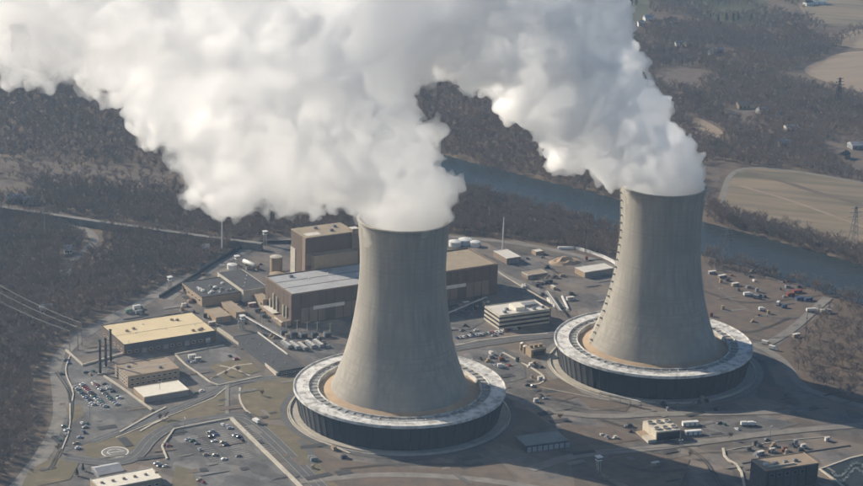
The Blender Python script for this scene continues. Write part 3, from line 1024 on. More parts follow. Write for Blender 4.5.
# --- sheds behind, by the river road
t, lu, lv, rf = bld('storage_shed', 'white-roofed shed beside the tall white mast', 'building', (525, 256), (504.5, 252.6), (529.4, 247), 6.0, M_brown2, M_roofwhite, ang=28, para=0.25, trim=M_roofwhite, lu=15, lv=26)
rootF = t
a_ = rad(28)
f = G(510, 258, 6)
t.location = (f.x - 3, f.y - 2, 0)
for k in range(3):
    boxpart(t, 'bay_door', 1.5 + k * 4.5, 4.8 + k * 4.5, -0.1, 0.02, 0.05, 4, M_grey)
t, lu, lv, rf = bld('storage_shed', 'long white-roofed shed just left of the far tower', 'building', (585, 272.5), (574.7, 267.4), (609.8, 266.2), 5.5, M_brick, M_roofwhite, para=0.25, trim=M_roofwhite)
for k in range(5):
    boxpart(t, 'bay_door', 1.5 + k * 4.5, 4.8 + k * 4.5, -0.1, 0.02, 0.05, 3.8, M_grey)
t, lu, lv, rf = bld('storage_shed', 'small shed with pale grey roof in the yard behind the office block', 'building', (528, 275.5), (522.6, 271.9), (544, 270.8), 4.0, M_brown2, M_roofbrown, para=0.2, trim=M_roofwhite)
door(t, 'f', 2, 5, 3, lu)
t, lu, lv, rf = bld('storage_shed', 'little flat white hut beside the white-roofed shed', 'building', (536, 252), (533, 249.5), (543, 250.5), 3.5, M_brick, M_roofwhite, para=0.15)
door(t, 'f', 2, 4, 2.4, lu)

# --- left dark-roofed halls
t, lu, lv, rf = bld('workshop_hall', 'dark-roofed workshop with a tan side wall, left of the turbine hall', 'building', (202, 297.5), (181.6, 282.6), (238, 290), 8.5, M_brick, M_roofdark, para=0.4, trim=M_roofdark)
for k in range(5):
    window(t, 'l', 4 + k * 8, 8 + k * 8, 3.0, 5.2, lu, lv)
for k in range(16):
    roof_unit(rf, 4 + rnd.random() * (lu - 8), 4 + rnd.random() * (lv - 8), 8.5, rnd.uniform(0.6, 1.3), rnd.choice([M_white, M_grey, M_grey]))
t, lu, lv, rf = bld('machine_hall', 'taller dark-roofed hall with a long white side wall, next to the workshop', 'building', (243.3, 290.8), (219.6, 272.3), (262, 284), 11.0, M_conc_pale, M_roofdark, para=0.3, trim=M_conc_pale, lu=24)
for k in range(5):
    window(t, 'l', 5 + k * 10, 9 + k * 10, 6.5, 8.4, lu, lv)
for k in range(4):
    roof_vent(rf, 5 + k * 5, 10 + k * 9, 11.0)
# --- long low dark roof building in the middle
t, lu, lv, rf = bld('storage_shed', 'long narrow shed with a flat charcoal roof, left of the near tower', 'building', (279, 371.5), (235, 336.4), (301, 364), 4.2, M_frame, M_roofdark, para=0.3, trim=M_roofdark)
boxpart(rf, 'roof_curb', lu - 1.2, lu - 0.4, lv * 0.35, lv - 0.5, 4.2, 5.2, M_roofwhite)
for k in range(10):
    roof_vent(rf, 4 + (k % 2) * 8, 6 + k * 8, 4.2, M_grey)
for k in range(5):
    window(t, 'f', 2 + k * 4, 5 + k * 4, 1.2, 2.8, lu, lv)
# --- tan clerestory building between
t, lu, lv, rf = bld('storage_shed', 'small tan shed between the yellow-roofed warehouse and the workshop', 'building', (216, 318), (206, 309), (229, 314), 5.0, M_brick, M_rooftan, para=0.3)
door(t, 'f', 3, 6, 3.2, lu)
t, lu, lv, rf = bld('storage_shed', 'narrow tan shed below the machine hall', 'building', (236, 313), (222, 302), (243, 309.5), 5.0, M_brick, M_roofbrown, para=0.3)
door(t, 'f', 2, 5, 3.2, lu)
t, lu, lv, rf = bld('pump_house', 'squat tan pump house between turbine hall and machine hall', 'building', (263, 300), (255, 294), (269, 298), 9.0, M_brick, M_rooftan, para=0.3)
window(t, 'l', 2, 5, 3, 6, lu, lv)
t, lu, lv, rf = bld('electrical_house', 'low tan electrical house at the corner of the turbine hall', 'building', (283, 322), (272, 314), (293, 318), 4.5, M_brick, M_brown2, para=0.3)
door(t, 'f', 2, 4, 2.6, lu)

# --- bottom left
t, lu, lv, rf = bld('service_building', 'long pale-roofed building at the bottom left edge', 'building', (100, 490), (92.6, 479), (159.7, 475.9), 6.0, M_brick, M_roofcream, para=0.4, trim=M_conc_pale)
for k in range(6):
    roof_unit(rf, 5 + k * 8.0, 10, 6.0, 0.8, M_roofbrown)
for k in range(8):
    window(t, 'f', 2 + k * 5.4, 5 + k * 5.4, 1.2, 3.0, lu, lv)
f = G(99, 476, 3.0)
t = thing('pitched_shed', 'grey shed with a shallow pitched roof behind the long pale-roofed building', 'building', (f.x, f.y, 0), UA)
boxpart(t, 'wall', 0, 18, 0, 15, 0, 3.6, M_grey)
MB().add([(-.4, -.4, 3.6), (18.4, -.4, 3.6), (18.4, 15.4, 3.6), (-.4, 15.4, 3.6), (-.4, 7.5, 6.2), (18.4, 7.5, 6.2)], [(0, 1, 5, 4), (2, 3, 4, 5), (0, 4, 3), (1, 2, 5), (0, 3, 2, 1)]).build('roof', M_roofgrey, t)
door(t, 'f', 7, 11, 3.0, 18)

# --- fan cooling unit, lower right
t, lu, lv, rf = bld('fan_unit', 'pale concrete fan unit with six round roof fans', 'cooling unit', (656.4, 432.4), (647, 420.4), (681.4, 429.7), 7.6, M_conc_pale, M_conc_pale, ang=20, para=0.0)
boxpart(t, 'dark_intake', 0.8, lu - 0.8, -0.12, 0.02, 0.6, 6.6, M_glass)
for i in range(3):
    for j in range(2):
        x, y = lu * (i + 0.5) / 3, lv * (0.25 + 0.5 * j)
        mb = MB().lathe([(2.6, 7.6), (2.5, 8.8), (2.1, 8.8), (2.1, 7.7)], 20, x, y)
        fan = mb.build('fan_ring', M_conc_pale, t)
        mb = MB().cyl(x, y, 7.62, 7.8, 2.1, seg=16)
        mb.build('fan_well', M_darkmetal, fan)
        mb = MB()
        for b_ in range(4):
            an = b_ * math.pi / 2 + 0.4
            mb.bar((x, y, 8.3), (x + 1.9 * math.cos(an), y + 1.9 * math.sin(an), 8.4), 0.22)
        mb.build('blade', M_grey, fan)
boxpart(t, 'side_block', -7, -0.01, -1.5, 9, 0, 2.5, M_conc_pale)
boxpart(t, 'side_block', -7, -0.01, 9.01, 20, 0, 1.2, M_brick)
# --- containers
for (p, lab, ln) in (((683, 427), 'upper of the two white containers beside the fan unit', 12.5), ((686, 436), 'lower of the two white containers beside the fan unit', 12.5)):
    f = G(*p)
    t = thing('shipping_container', lab, 'container', (f.x, f.y, 0), rad(14), 'white containers beside the fan unit')
    boxpart(t, 'body', 0, ln, 0, 3.2, 0.25, 3.4, M_white)
    boxpart(t, 'roof', -0.1, ln + 0.1, -0.1, 3.3, 3.4, 3.55, M_white)
    boxpart(t, 'skid', 0.3, ln - 0.3, 0.4, 2.8, 0.0, 0.25, M_darkmetal)
    for k in range(3):
        boxpart(t, 'door', 1 + k * 4, 2.2 + k * 4, -0.05, 0.01, 0.3, 2.6, M_grey)
# --- teal-grey shed inside the shadow
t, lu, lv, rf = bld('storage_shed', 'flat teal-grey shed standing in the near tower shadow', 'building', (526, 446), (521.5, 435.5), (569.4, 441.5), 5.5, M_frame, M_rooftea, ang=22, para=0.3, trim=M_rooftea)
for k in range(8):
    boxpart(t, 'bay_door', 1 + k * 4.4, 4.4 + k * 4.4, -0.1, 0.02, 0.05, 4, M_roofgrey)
# --- dark building at the bottom right
t, lu, lv, rf = bld('pump_house', 'dark-walled pump house at the bottom right edge', 'building', (766, 471), (757, 459), (818, 463), 16.0, M_frame, M_roofbrown, ang=22, para=0.5, trim=M_brick)
for k in range(4):
    roof_unit(rf, 5 + k * 8, 9, 16.0, 1.2, rnd.choice([M_white, M_grey]))
boxpart(rf, 'roof_duct', 4, 26, 4, 5.2, 16.0, 17.0, M_conc_pale)
for k in range(6):
    boxpart(t, 'wall_rib', 2 + k * 6.2, 2.6 + k * 6.2, -0.3, 0.0, 0, 15.4, M_darkmetal)
for k in range(5):
    window(t, 'f', 3.5 + k * 6.2, 7.0 + k * 6.2, 10.5, 13, lu, lv, M_grey)
# --- concrete equipment group between the towers
f = G(531, 358)
t = thing('generator_house', 'tan generator house with roof tanks beside the far tower', 'building', (f.x, f.y, 0), rad(26))
boxpart(t, 'wall', 0, 14, 0, 10, 0, 6.5, M_brick)
rf = boxpart(t, 'roof', -0.2, 14.2, -0.2, 10.2, 6.5, 6.9, M_rooftan)
for k in range(3):
    MB().cyl(2.5 + k * 4.4, 5, 6.9, 9.4, 1.6, seg=14).build('roof_tank', M_brick, rf)
boxpart(t, 'louver', 2, 12, -0.1, 0.02, 1, 5, M_darkmetal)
for (p, lab) in (((522, 350), 'tan upright tank left of the generator house, farther one'), ((525, 353), 'tan upright tank left of the generator house, nearer one')):
    f = G(*p)
    t = thing('storage_tank', lab, 'tank', (f.x, f.y, 0), 0, 'tan tanks by the generator house')
    MB().lathe([(2.0, 0), (2.0, 6.0)], 18).build('body', M_brick, t, True)
    MB().lathe([(2.05, 6.0), (1.2, 6.7), (0.01, 6.9)], 18).build('lid', M_roofcream, t, True)

# --- tanks
def tank(px, py, r, h, body, lid, label, group=None, ring=True):
    f = G(px, py)
    t = thing('storage_tank', label, 'tank', (f.x, f.y, 0), 0, group)
    MB().lathe([(r, 0), (r, h)], 32).build('body', body, t, True)
    MB().lathe([(r + 0.15, h), (r * 0.6, h + r * 0.12), (0.01, h + r * 0.2)], 32).build('lid', lid, t, True)
    if ring:
        MB().lathe([(r + 0.02, h - 0.5), (r + 0.25, h - 0.5), (r + 0.25, h - 0.1), (r + 0.02, h - 0.1)], 32).build('band', lid, t)
    MB().bar((r + 0.2, -0.4, 0), (r + 0.2, -0.4, h), 0.1).bar((r + 0.2, 0.4, 0), (r + 0.2, 0.4, h), 0.1).build('ladder', M_grey, t)
    return t
tank(276, 274, 5.6, 17.0, M_brick, M_conc_pale, 'tall tan tank with pale top beside the reactor building')
tank(277, 279, 7.0, 5.0, M_brick, M_rooftan, 'squat tan tank in front of the tall tan tank')
tank(232, 269, 4.6, 4.6, M_white, M_white, 'white domed tank behind the workshop')
tank(455, 246, 6.0, 5.0, M_white, M_white, 'white tank just right of the near tower top', 'white tanks beyond the turbine hall')
tank(465, 244, 6.5, 5.0, mat('pale_blue_paint', (0.50, 0.58, 0.66), (0.45, 0.53, 0.6), 0.3), M_white, 'pale blue-white tank between two white tanks', 'white tanks beyond the turbine hall')
tank(475, 246, 5.0, 4.5, M_white, M_white, 'white tank rightmost of the row beyond the turbine hall', 'white tanks beyond the turbine hall')
f = G(244, 264)
t = thing('horizontal_tank', 'white horizontal tank on saddles behind the machine hall', 'tank', (f.x, f.y, 0), rad(-48))
mb = MB()
nseg = 16
pr = [(0.01, -0.9), (1.4, -0.6), (2.0, 0), (2.0, 17), (1.4, 17.6), (0.01, 17.9)]
mb.lathe(pr, nseg)
mb.v = [(v[2], v[0], v[1] + 3.0) for v in mb.v]
mb.build('body', M_white, t, True)
for x in (3, 14):
    boxpart(t, 'saddle', x - 0.5, x + 0.5, -1.6, 1.6, 0, 1.8, M_concrete)

# --- transformer yard: coolers, transformers, poles
k = 0
for (px, py) in ((288, 350), (296, 351), (304, 352), (312, 350), (320, 349)):
    k += 1
    f = G(px, py)
    t = thing('cooler_bank', '%s grey cooler bank from the left in the row behind the near tower ring' % ['first', 'second', 'third', 'fourth', 'fifth'][k - 1], 'cooler', (f.x, f.y, 0), UA, 'grey cooler banks before the turbine hall')
    boxpart(t, 'body', 0, 4.2, 0, 15, 1.2, 3.4, M_grey)
    for j in range(4):
        MB().cyl(2.1, 2 + j * 3.7, 3.4, 3.9, 1.5, seg=12).build('fan', M_roofwhite, t)
    for (x, y) in ((0.3, 0.3), (3.9, 0.3), (0.3, 14.7), (3.9, 14.7)):
        MB().bar((x, y, 0), (x, y, 1.2), 0.15).build('leg', M_darkmetal, t)
k = 0
for (px, py) in ((281, 336), (291, 338), (301, 339), (312, 338), (325, 338)):
    k += 1
    f = G(px, py)
    t = thing('transformer', '%s transformer from the left along the turbine hall front' % ['first', 'second', 'third', 'fourth', 'fifth'][k - 1], 'transformer', (f.x, f.y, 0), UA, 'transformers along the turbine hall')
    boxpart(t, 'body', 0, 6, 0, 4, 0, 4.2, M_grey)
    for j in range(5):
        boxpart(t, 'radiator', 0.4 + j * 1.1, 1.1 + j * 1.1, -1.2, -0.01, 0.6, 3.6, M_frame)
    for j in range(3):
        MB().cyl(1.2 + j * 1.8, 2, 4.2, 6.6, 0.3, 0.12, seg=8).build('bushing', M_brick, t)
    MB().bar((0.2, 3, 5.0), (5.8, 3, 5.0), 0.5, seg=8).build('conservator', M_grey, t)
k = 0
for (px, py) in ((276, 334), (286, 332), (297, 334), (307, 336), (317, 336), (330, 337), (262, 328)):
    k += 1
    f = G(px, py)
    t = thing('gantry_pole', '%s pale gantry pole from the left in the transformer yard' % ['first', 'second', 'third', 'fourth', 'fifth', 'sixth', 'seventh'][sorted([276, 286, 297, 307, 317, 330, 262]).index(px)], 'pole', (f.x, f.y, 0), UA, 'gantry poles of the transformer yard')
    MB().bar((0, 0, 0), (0, 0, 13), 0.32, 0.2, 6).build('shaft', M_conc_pale, t)
    MB().bar((-2.4, 0, 12), (2.4, 0, 12), 0.2).build('crossarm', M_conc_pale, t)
    for x in (-2, 0, 2):
        MB().cyl(x, 0, 12.2, 13.2, 0.18, seg=6).build('insulator', M_brick, t)

# --- three dark stacks
for (px, py, h_, lab) in ((100.2, 374, 29, 'leftmost and nearest of the three dark stacks'), (105.8, 367, 24.5, 'middle and shortest of the three dark stacks'), (110.8, 362, 28, 'rightmost and farthest of the three dark stacks')):
    f = G(px, py)
    t = thing('exhaust_stack', lab, 'stack', (f.x, f.y, 0), 0, 'dark stacks beside the tan office')
    MB().lathe([(1.0, 0), (0.85, h_), (0.7, h_), (0.7, h_ - 1)], 14).build('shaft', M_darkmetal, t, True)
    for z in (h_ * 0.35, h_ * 0.68, h_ - 0.8):
        MB().lathe([(0.85, z), (1.35, z), (1.35, z + 0.5), (0.85, z + 0.5)], 14).build('collar', M_darkmetal, t)
    boxpart(t, 'plinth', -1.6, 1.6, -1.6, 1.6, 0, 0.9, M_concrete)
    MB().bar((1.15, 0, 0.9), (1.05, 0, h_), 0.1).build('ladder', M_darkmetal, t)

# --- masts and lamp posts
def mast(px, py, h_, r, m, label, group='tall masts'):
    f = G(px, py)
    t = thing('mast', label, 'mast', (f.x, f.y, 0), 0.3, group)
    MB().bar((0, 0, 0), (0, 0, h_), r, r * 0.6, 8).build('shaft', m, t)
    MB().lathe([(r * 1.6, 0), (r * 1.6, 0.6), (r, 0.6)], 10).build('base', M_concrete, t)
    MB().bar((0, 0, h_), (0, 0, h_ + 1.6), 0.12).build('lightning_rod', M_grey, t)
    for z in (h_ * 0.5, h_ * 0.8):
        MB().bar((-0.9, 0, z), (0.9, 0, z), 0.2).build('bracket', m, t)
    return t
mast(222, 253, 33, 0.75, M_white, 'tall white mast left of the machine hall, against the wood')
mast(502.5, 250, 33, 0.75, M_white, 'tall white mast right of the turbine hall')
mast(45, 240, 34, 0.6, M_grey, 'tall grey mast in the bare wood at the left')
mast(585, 252, 40, 0.35, M_darkmetal, 'thin dark mast between the white mast and the far tower')
mast(805, 342, 27, 0.3, M_darkmetal, 'thin dark mast in the right-hand yard')

def guard_tower(px, py, h_, label):
    f = G(px, py)
    t = thing('guard_tower', label, 'guard tower', (f.x, f.y, 0), UA, 'guard towers of the plant')
    for (x, y) in ((-1, -1), (1, -1), (1, 1), (-1, 1)):
        MB().bar((x * 1.3, y * 1.3, 0), (x, y, h_), 0.35).build('leg', M_conc_pale, t)
    MB().bar((-1.2, -1.2, h_ * .3), (1.1, 1.1, h_ * .7), 0.2).bar((1.2, -1.2, h_ * .3), (-1.1, 1.1, h_ * .7), 0.2).build('brace', M_grey, t)
    cb = boxpart(t, 'cabin', -1.8, 1.8, -1.8, 1.8, h_, h_ + 2.8, M_white)
    boxpart(cb, 'window_strip', -1.86, 1.86, -1.86, 1.86, h_ + 1.1, h_ + 2.0, M_glass)
    boxpart(t, 'roof', -2.3, 2.3, -2.3, 2.3, h_ + 2.8, h_ + 3.2, M_white)
guard_tower(170, 290, 9.5, 'white-topped guard tower at the road below the wood')
guard_tower(237, 267, 8, 'white-topped guard tower between workshop and machine hall')
guard_tower(242.5, 330, 10, 'white-topped guard tower above the long charcoal shed')
guard_tower(265, 245, 11, 'tan guard tower where the pale road meets the plant')
guard_tower(598, 472, 9, 'guard tower standing in the near tower shadow')

def lamp_post(px, py, h_, label):
    f = G(px, py)
    t = thing('lamp_post', label, 'lamp post', (f.x, f.y, 0), rnd.uniform(0, 6), 'floodlight posts around the yards')
    MB().bar((0, 0, 0), (0, 0, h_), 0.2, 0.12, 6).build('shaft', M_grey, t)
    MB().bar((-1.2, 0, h_), (1.2, 0, h_), 0.1).build('arm', M_grey, t)
    for x in (-1.2, 1.2):
        boxpart(t, 'lamp_head', x - 0.45, x + 0.45, -0.3, 0.3, h_ - 0.1, h_ + 0.2, M_white)
for px, py, lab in ((680, 454, 'lamp post on the pale road below the fan unit'), (720, 300, 'lamp post in the right-hand yard beside the far tower'), (160, 395, 'lamp post behind the cream-roofed shed'),
                    (185, 432, 'lamp post at the upper wall of the lower lot'), (246, 446, 'lamp post at the right wall of the lower lot'), (90, 420, 'lamp post between the two left lots'),
                    (540, 292, 'lamp post beside the pale road behind the office block'), (470, 372, 'lamp post in the court between the towers'), (770, 440, 'lamp post on the lower right yard'), (208, 352, 'lamp post in the court below the warehouse')):
    lamp_post(px, py, 11, lab)

def pylon(px, py, h_, label, m=M_grey, thick=0.22):
    f = G(px, py)
    t = thing('pylon', label, 'pylon', (f.x, f.y, 0), rad(20), 'power line pylons')
    w = h_ * 0.10
    P = lambda x, y, q: (x * w * (1 - 0.82 * q), y * w * (1 - 0.82 * q), h_ * q)
    for (x, y) in ((-1, -1), (1, -1), (1, 1), (-1, 1)):
        MB().bar(P(x, y, 0), P(x, y, 1), thick).build('leg', m, t)
    mb = MB()
    L5 = [0, .22, .4, .55, .68, .8, .9, 1]
    for a, b in zip(L5[:-1], L5[1:]):
        for (x, y, x2, y2) in ((-1, -1, 1, -1), (1, -1, 1, 1), (1, 1, -1, 1), (-1, 1, -1, -1)):
            mb.bar(P(x, y, a), P(x2, y2, b), thick * .6).bar(P(x2, y2, a), P(x, y, b), thick * .6)
    mb.build('lattice', m, t)
    for q_, l_ in ((0.72, 0.22), (0.84, 0.18), (0.96, 0.14)):
        MB().bar((-h_ * l_, 0, h_ * q_), (h_ * l_, 0, h_ * q_), thick * 1.1).build('crossarm', m, t)
    return t
pylon(724.5, 268, 40, 'grey lattice pylon on the near river bank right of the far tower')
pylon(838, 103, 34, 'dark lattice pylon at the edge of the pale field', M_darkmetal, 0.35)
pylon(853, 243, 38, 'faint grey pylon in the stubble field at the right edge')

# --- power lines over the left wood
for i, (a, b) in enumerate((((-40, 268, 14), (82, 332, 11)), ((-40, 276, 14), (78, 336, 11)), ((-40, 285, 14), (70, 340, 11)))):
    p, q_ = G(a[0], a[1] + 14), G(b[0], b[1] + 14)
    mb = MB()
    N = 24
    pts = []
    for k in range(N + 1):
        s = k / N
        pt = p.lerp(q_, s)
        pt.z = 20.0 - 16 * s * (1 - s)
        pts.append(pt)
    for u_, v_ in zip(pts[:-1], pts[1:]):
        mb.bar(u_, v_, 0.10, seg=5)
    o = mb.build('power_line', M_cable)
    tag(o, '%s of the three thin pale power lines over the left wood' % ['uppermost', 'middle one', 'lowest'][i], 'cable', 'power lines over the left wood')
    f = pts[-1]
    t = thing('utility_pole', 'wooden pole at the plant end of the %s pale power line' % ['uppermost', 'middle', 'lowest'][i], 'pole', (f.x, f.y, 0), 0.5, 'poles of the power lines')
    MB().bar((0, 0, 0), (0, 0, 21), 0.3, 0.2, 6).build('shaft', M_bark, t)
    MB().bar((-1.8, 0, 20), (1.8, 0, 20), 0.15).build('crossarm', M_bark, t)

# --- helipad
f = G(115, 452.5)
t = thing('helipad', 'round helipad with white ring on the lawn at lower left', 'helipad', (f.x, f.y, 0), rad(25))
MB().lathe([(10.0, 0.2), (10.0, 0.30), (0.01, 0.30)], 48).build('pad', M_lane, t)
MB().lathe([(9.8, 0.32), (8.9, 0.32)], 48).build('ring_marking', M_white, t)
MB().lathe([(5.6, 0.322), (5.1, 0.322)], 24, 0, 0, 0.4, 3.9).add([(-6.5, -0.3, .327), (6.5, -0.3, .327), (6.5, 0.3, .327), (-6.5, 0.3, .327)], [(0, 1, 2, 3)]).build('inner_marking', M_white, t)

# --- spray pond bottom right
pond = sheet('pond', [(822, 470), (850, 460), (890, 452), (900, 500), (852, 492)], M_water, 0.45, 'pale-rimmed spray pond in the bottom right corner')
for pts, lab in (([(890, 450), (850, 459), (820, 470), (850, 492)], 'pale kerb round the spray pond'),):
    struct(wall_line('kerb', pts, 1.6, 1.0, M_conc_pale), lab)
M_spray = mat('spray_foam', (0.42, 0.46, 0.46), (0.32, 0.36, 0.37), 0.6)
mb = MB()
for k in range(260):
    s = k / 260.0
    base = G(832 + 44 * s + rnd.uniform(-1, 1), 474 - 9 * s + (6 if k % 2 else 0) + 5 * math.sin(s * 9) + rnd.uniform(-1, 1))
    for j in range(3):
        a = rnd.uniform(0, 6.28)
        mb.bar((base.x, base.y, 0.5), (base.x + 0.9 * math.cos(a), base.y + 0.9 * math.sin(a), rnd.uniform(0.9, 1.9)), 0.18, 0.05, 3)
struct(mb.build('spray', M_spray), 'white spray jets over the pond', 'stuff')

# ------------------------------------------------------------------ walls and kerbs
def wall(pts, w, h_, m, label, smooth=0):
    o = wall_line('retaining_wall', pts, w, h_, m, smooth)
    tag(o, label, 'wall')
    return o
wall([(66, 351), (83, 366), (123, 354.5)], 1.6, 1.6, M_conc_pale, 'pale retaining wall round the corner of the left lot')
wall([(104, 377), (128, 393), (152, 411)], 1.3, 1.6, M_conc_pale, 'pale wall along the left side of the tan office and cream shed')
wall([(175, 355), (224, 346)], 1.2, 1.2, M_conc_pale, 'pale wall below the yellow-roofed warehouse')
wall([(176, 356), (186, 366), (198, 374), (210, 383), (218, 386)], 1.2, 1.2, M_conc_pale, 'pale stepped wall left of the garden')
wall([(218, 330.5), (258, 358), (277, 376)], 1.8, 2.6, M_conc_pale, 'long pale wall along the left of the charcoal shed')
wall([(218, 386), (262, 377)], 1.0, 1.0, M_conc_pale, 'pale wall in front of the garden')
wall([(167, 460), (162, 447), (174, 430), (231, 419)], 1.3, 1.3, M_conc_pale, 'pale angled wall at the top left of the lower lot')
wall([(231, 419), (300, 487), (330, 518)], 3.0, 1.3, M_conc_pale, 'broad tan wall along the right of the lower lot')
wall([(70, 356), (64, 372), (74, 392), (72, 402)], 0.9, 0.9, M_conc_pale, 'thin pale barrier curving along the perimeter road', 2)
wall([(70, 404), (70, 430), (62, 450)], 0.9, 0.8, M_conc_pale, 'thin pale barrier beside the small left lot', 1)
wall([(240, 388), (239, 398), (243, 408), (250, 414)], 1.4, 0.5, M_conc_pale, 'pale kerb wall at the left of the dry oval lawn', 2)
wall([(116, 438), (140, 428), (214, 398), (226, 388)], 0.9, 0.5, M_conc_pale, 'thin pale edging above the dry grass wedge')
wall([(120, 433), (150, 416), (166, 408)], 1.4, 1.0, M_conc_pale, 'short pale wall below the cream shed')
wall([(140, 432), (152, 425), (168, 418)], 1.4, 0.8, M_conc_pale, 'short pale wall beside the road bend')
wall([(456, 346), (478, 341), (520, 336), (548, 334)], 1.4, 0.7, M_conc_pale, 'long pale edging in front of the office block')
wall([(503, 353), (516, 360), (538, 372), (545, 378), (542, 384), (530, 386)], 1.5, 0.8, M_conc_pale, 'curved pale wall in the court between the towers', 1)
wall([(723, 449), (725, 459), (740, 467), (745, 490)], 1.8, 1.0, M_conc_pale, 'pale kinked wall in the lower right yard', 1)
wall([(772, 467), (800, 461)], 1.6, 1.4, M_conc_pale, 'short pale wall on the pump house forecourt')
wall([(725, 451), (780, 441), (830, 437)], 0.8, 0.5, M_concrete, 'grey edging across the lower right yard')
wall([(742, 464), (790, 455), (850, 446)], 0.9, 0.7, M_frame, 'dark low wall across the lower right yard')
wall([(576, 249), (600, 256), (616, 264), (628, 276)], 2.2, 2.4, M_white, 'white curving pipe wall left of the far tower', 1)
wall([(558, 249), (574, 249)], 2.2, 2.4, M_white, 'short white pipe wall at the river road')
wall([(292, 243), (250, 244), (222, 258), (190, 280), (160, 298)], 1.6, 3.0, M_darkmetal, 'dark security fence wall below the wood', 1)
wall([(470, 254), (510, 280), (555, 306)], 0.8, 0.8, M_conc_pale, 'thin pale barrier along the road behind the office block')
wall([(548, 300), (556, 308)], 2.5, 2.5, M_white, 'white duct beside the far tower ring')
wall([(562, 297), (568, 310)], 1.5, 1.5, M_white, 'thin white duct left of the far tower')
wall([(540, 388), (580, 396), (625, 404)], 1.0, 0.8, M_concrete, 'grey edging in front of the far tower')
wall([(600, 452), (650, 449), (700, 446)], 0.8, 0.5, M_frame, 'dark kerb line below the fan unit')
wall([(298, 424), (318, 440), (350, 454)], 1.2, 0.8, M_conc_pale, 'pale wall at the foot of the near tower')
wall([(305, 419), (320, 430)], 2.0, 1.0, M_conc_pale, 'short pale slab at the foot of the near tower')

# ------------------------------------------------------------------ vehicles
def car_meshes():
    body = MB()
    sec = [(-2.2, 0.45, 0.80), (-2.15, 0.35, 0.98), (-1.1, 0.3, 1.02), (1.0, 0.3, 0.98), (2.1, 0.35, 0.80), (2.25, 0.45, 0.66)]
    n = len(sec)
    for s in (-1, 1):
        body.v += [(x, s * 0.9, z0) for x, z0, z1 in sec] + [(x, s * 0.86, z1) for x, z0, z1 in sec]
    A = lambda s, t_, i: (0 if s < 0 else 2 * n) + t_ * n + i
    for i in range(n - 1):
        body.f += [(A(-1, 0, i), A(-1, 0, i + 1), A(-1, 1, i + 1), A(-1, 1, i)), (A(1, 1, i), A(1, 1, i + 1), A(1, 0, i + 1), A(1, 0, i)), (A(-1, 1, i), A(-1, 1, i + 1), A(1, 1, i + 1), A(1, 1, i)), (A(1, 0, i), A(1, 0, i + 1), A(-1, 0, i + 1), A(-1, 0, i))]
    body.f += [(A(-1, 0, 0), A(-1, 1, 0), A(1, 1, 0), A(1, 0, 0)), (A(1, 0, n - 1), A(1, 1, n - 1), A(-1, 1, n - 1), A(-1, 0, n - 1))]
    glass = MB().add([(-1.75, -0.82, 1.0), (1.05, -0.82, 0.98), (1.05, 0.82, 0.98), (-1.75, 0.82, 1.0), (-1.25, -0.66, 1.44), (0.25, -0.66, 1.46), (0.25, 0.66, 1.46), (-1.25, 0.66, 1.44)], [(0, 1, 5, 4), (1, 2, 6, 5), (2, 3, 7, 6), (3, 0, 4, 7)])
    roof = MB().box(-1.28, 0.28, -0.68, 0.68, 1.44, 1.5)
    wh = MB()
    wh.lathe([(0.01, -0.11), (0.33, -0.11), (0.33, 0.11), (0.01, 0.11)], 12)
    wh.v = [(v[0], v[2], v[1]) for v in wh.v]
    return body.mesh('body', CARCOL['white']), glass.mesh('glass', M_glass), roof.mesh('roof', CARCOL['white']), wh.mesh('wheel', M_tyre)
CB, CG, CR, CW = car_meshes()
def car(p, rz, colour, label, group, van=False):
    t = thing('parked_car', label, 'car', (p.x, p.y, 0.18), rz, group)
    s = rnd.uniform(0.96, 1.1)
    t.scale = (s, s, s * (1.25 if van else 1.0))
    for nm, me in (('body', CB), ('roof', CR)):
        o = link(nm, me, t)
        o.material_slots[0].link = 'OBJECT'
        o.material_slots[0].material = CARCOL[colour]
    link('glass', CG, t)
    for x in (-1.35, 1.4):
        for y in (-0.82, 0.82):
            w_ = link('wheel', CW, t)
            w_.location = (x, y, 0.33)
    return t
ORD = ['first', 'second', 'third', 'fourth', 'fifth', 'sixth', 'seventh', 'eighth', 'ninth', 'tenth', 'eleventh', 'twelfth', 'thirteenth', 'fourteenth', 'fifteenth', 'sixteenth', 'seventeenth', 'eighteenth', 'nineteenth', 'twentieth']
PAL = ['white', 'silver', 'silver', 'black', 'grey', 'grey', 'red', 'blue', 'white', 'black', 'beige', 'green', 'white', 'silver', 'white']
c0 = G(78, 386)
for row, (off, n0, prob) in enumerate(((0, 13, .7), (6.5, 15, .92), (16, 15, .95), (22.5, 12, .6))):
    cnt = 0
    for k in range(n0):
        if rnd.random() > prob:
            continue
        p = c0 + U * (off + rnd.uniform(-.4, .4) - 3) - V * (k * 3.6 + (6 if row == 3 else 0))
        cl = rnd.choice(PAL)
        car(p, UA + (math.pi if rnd.random() < .5 else 0) + rnd.uniform(-.04, .04), cl, '%s car, %s from the back, %s row of the lot by the stacks' % (cl, ORD[cnt], ['leftmost', 'second', 'third', 'rightmost'][row]), 'cars in the lot by the stacks', rnd.random() < .25)
        cnt += 1
c0 = G(78, 384) + U * 9
st = stripes((74, 387), 1, 1, 1, 1, 0.3)
bpy.data.objects.remove(st)
def paint_rows(name, origin, rows, n, gap, length, rowgap, z, label):
    mb = MB()
    for r_ in range(rows):
        for k in range(n):
            p = origin + U * (r_ * rowgap) - V * (k * gap)
            q_ = p + U * length
            w = V * 0.12
            mb.add([(p.x - w.x, p.y - w.y, z), (q_.x - w.x, q_.y - w.y, z), (q_.x + w.x, q_.y + w.y, z), (p.x + w.x, p.y + w.y, z)], [(0, 1, 2, 3)])
    return struct(mb.build(name, M_paint), label)
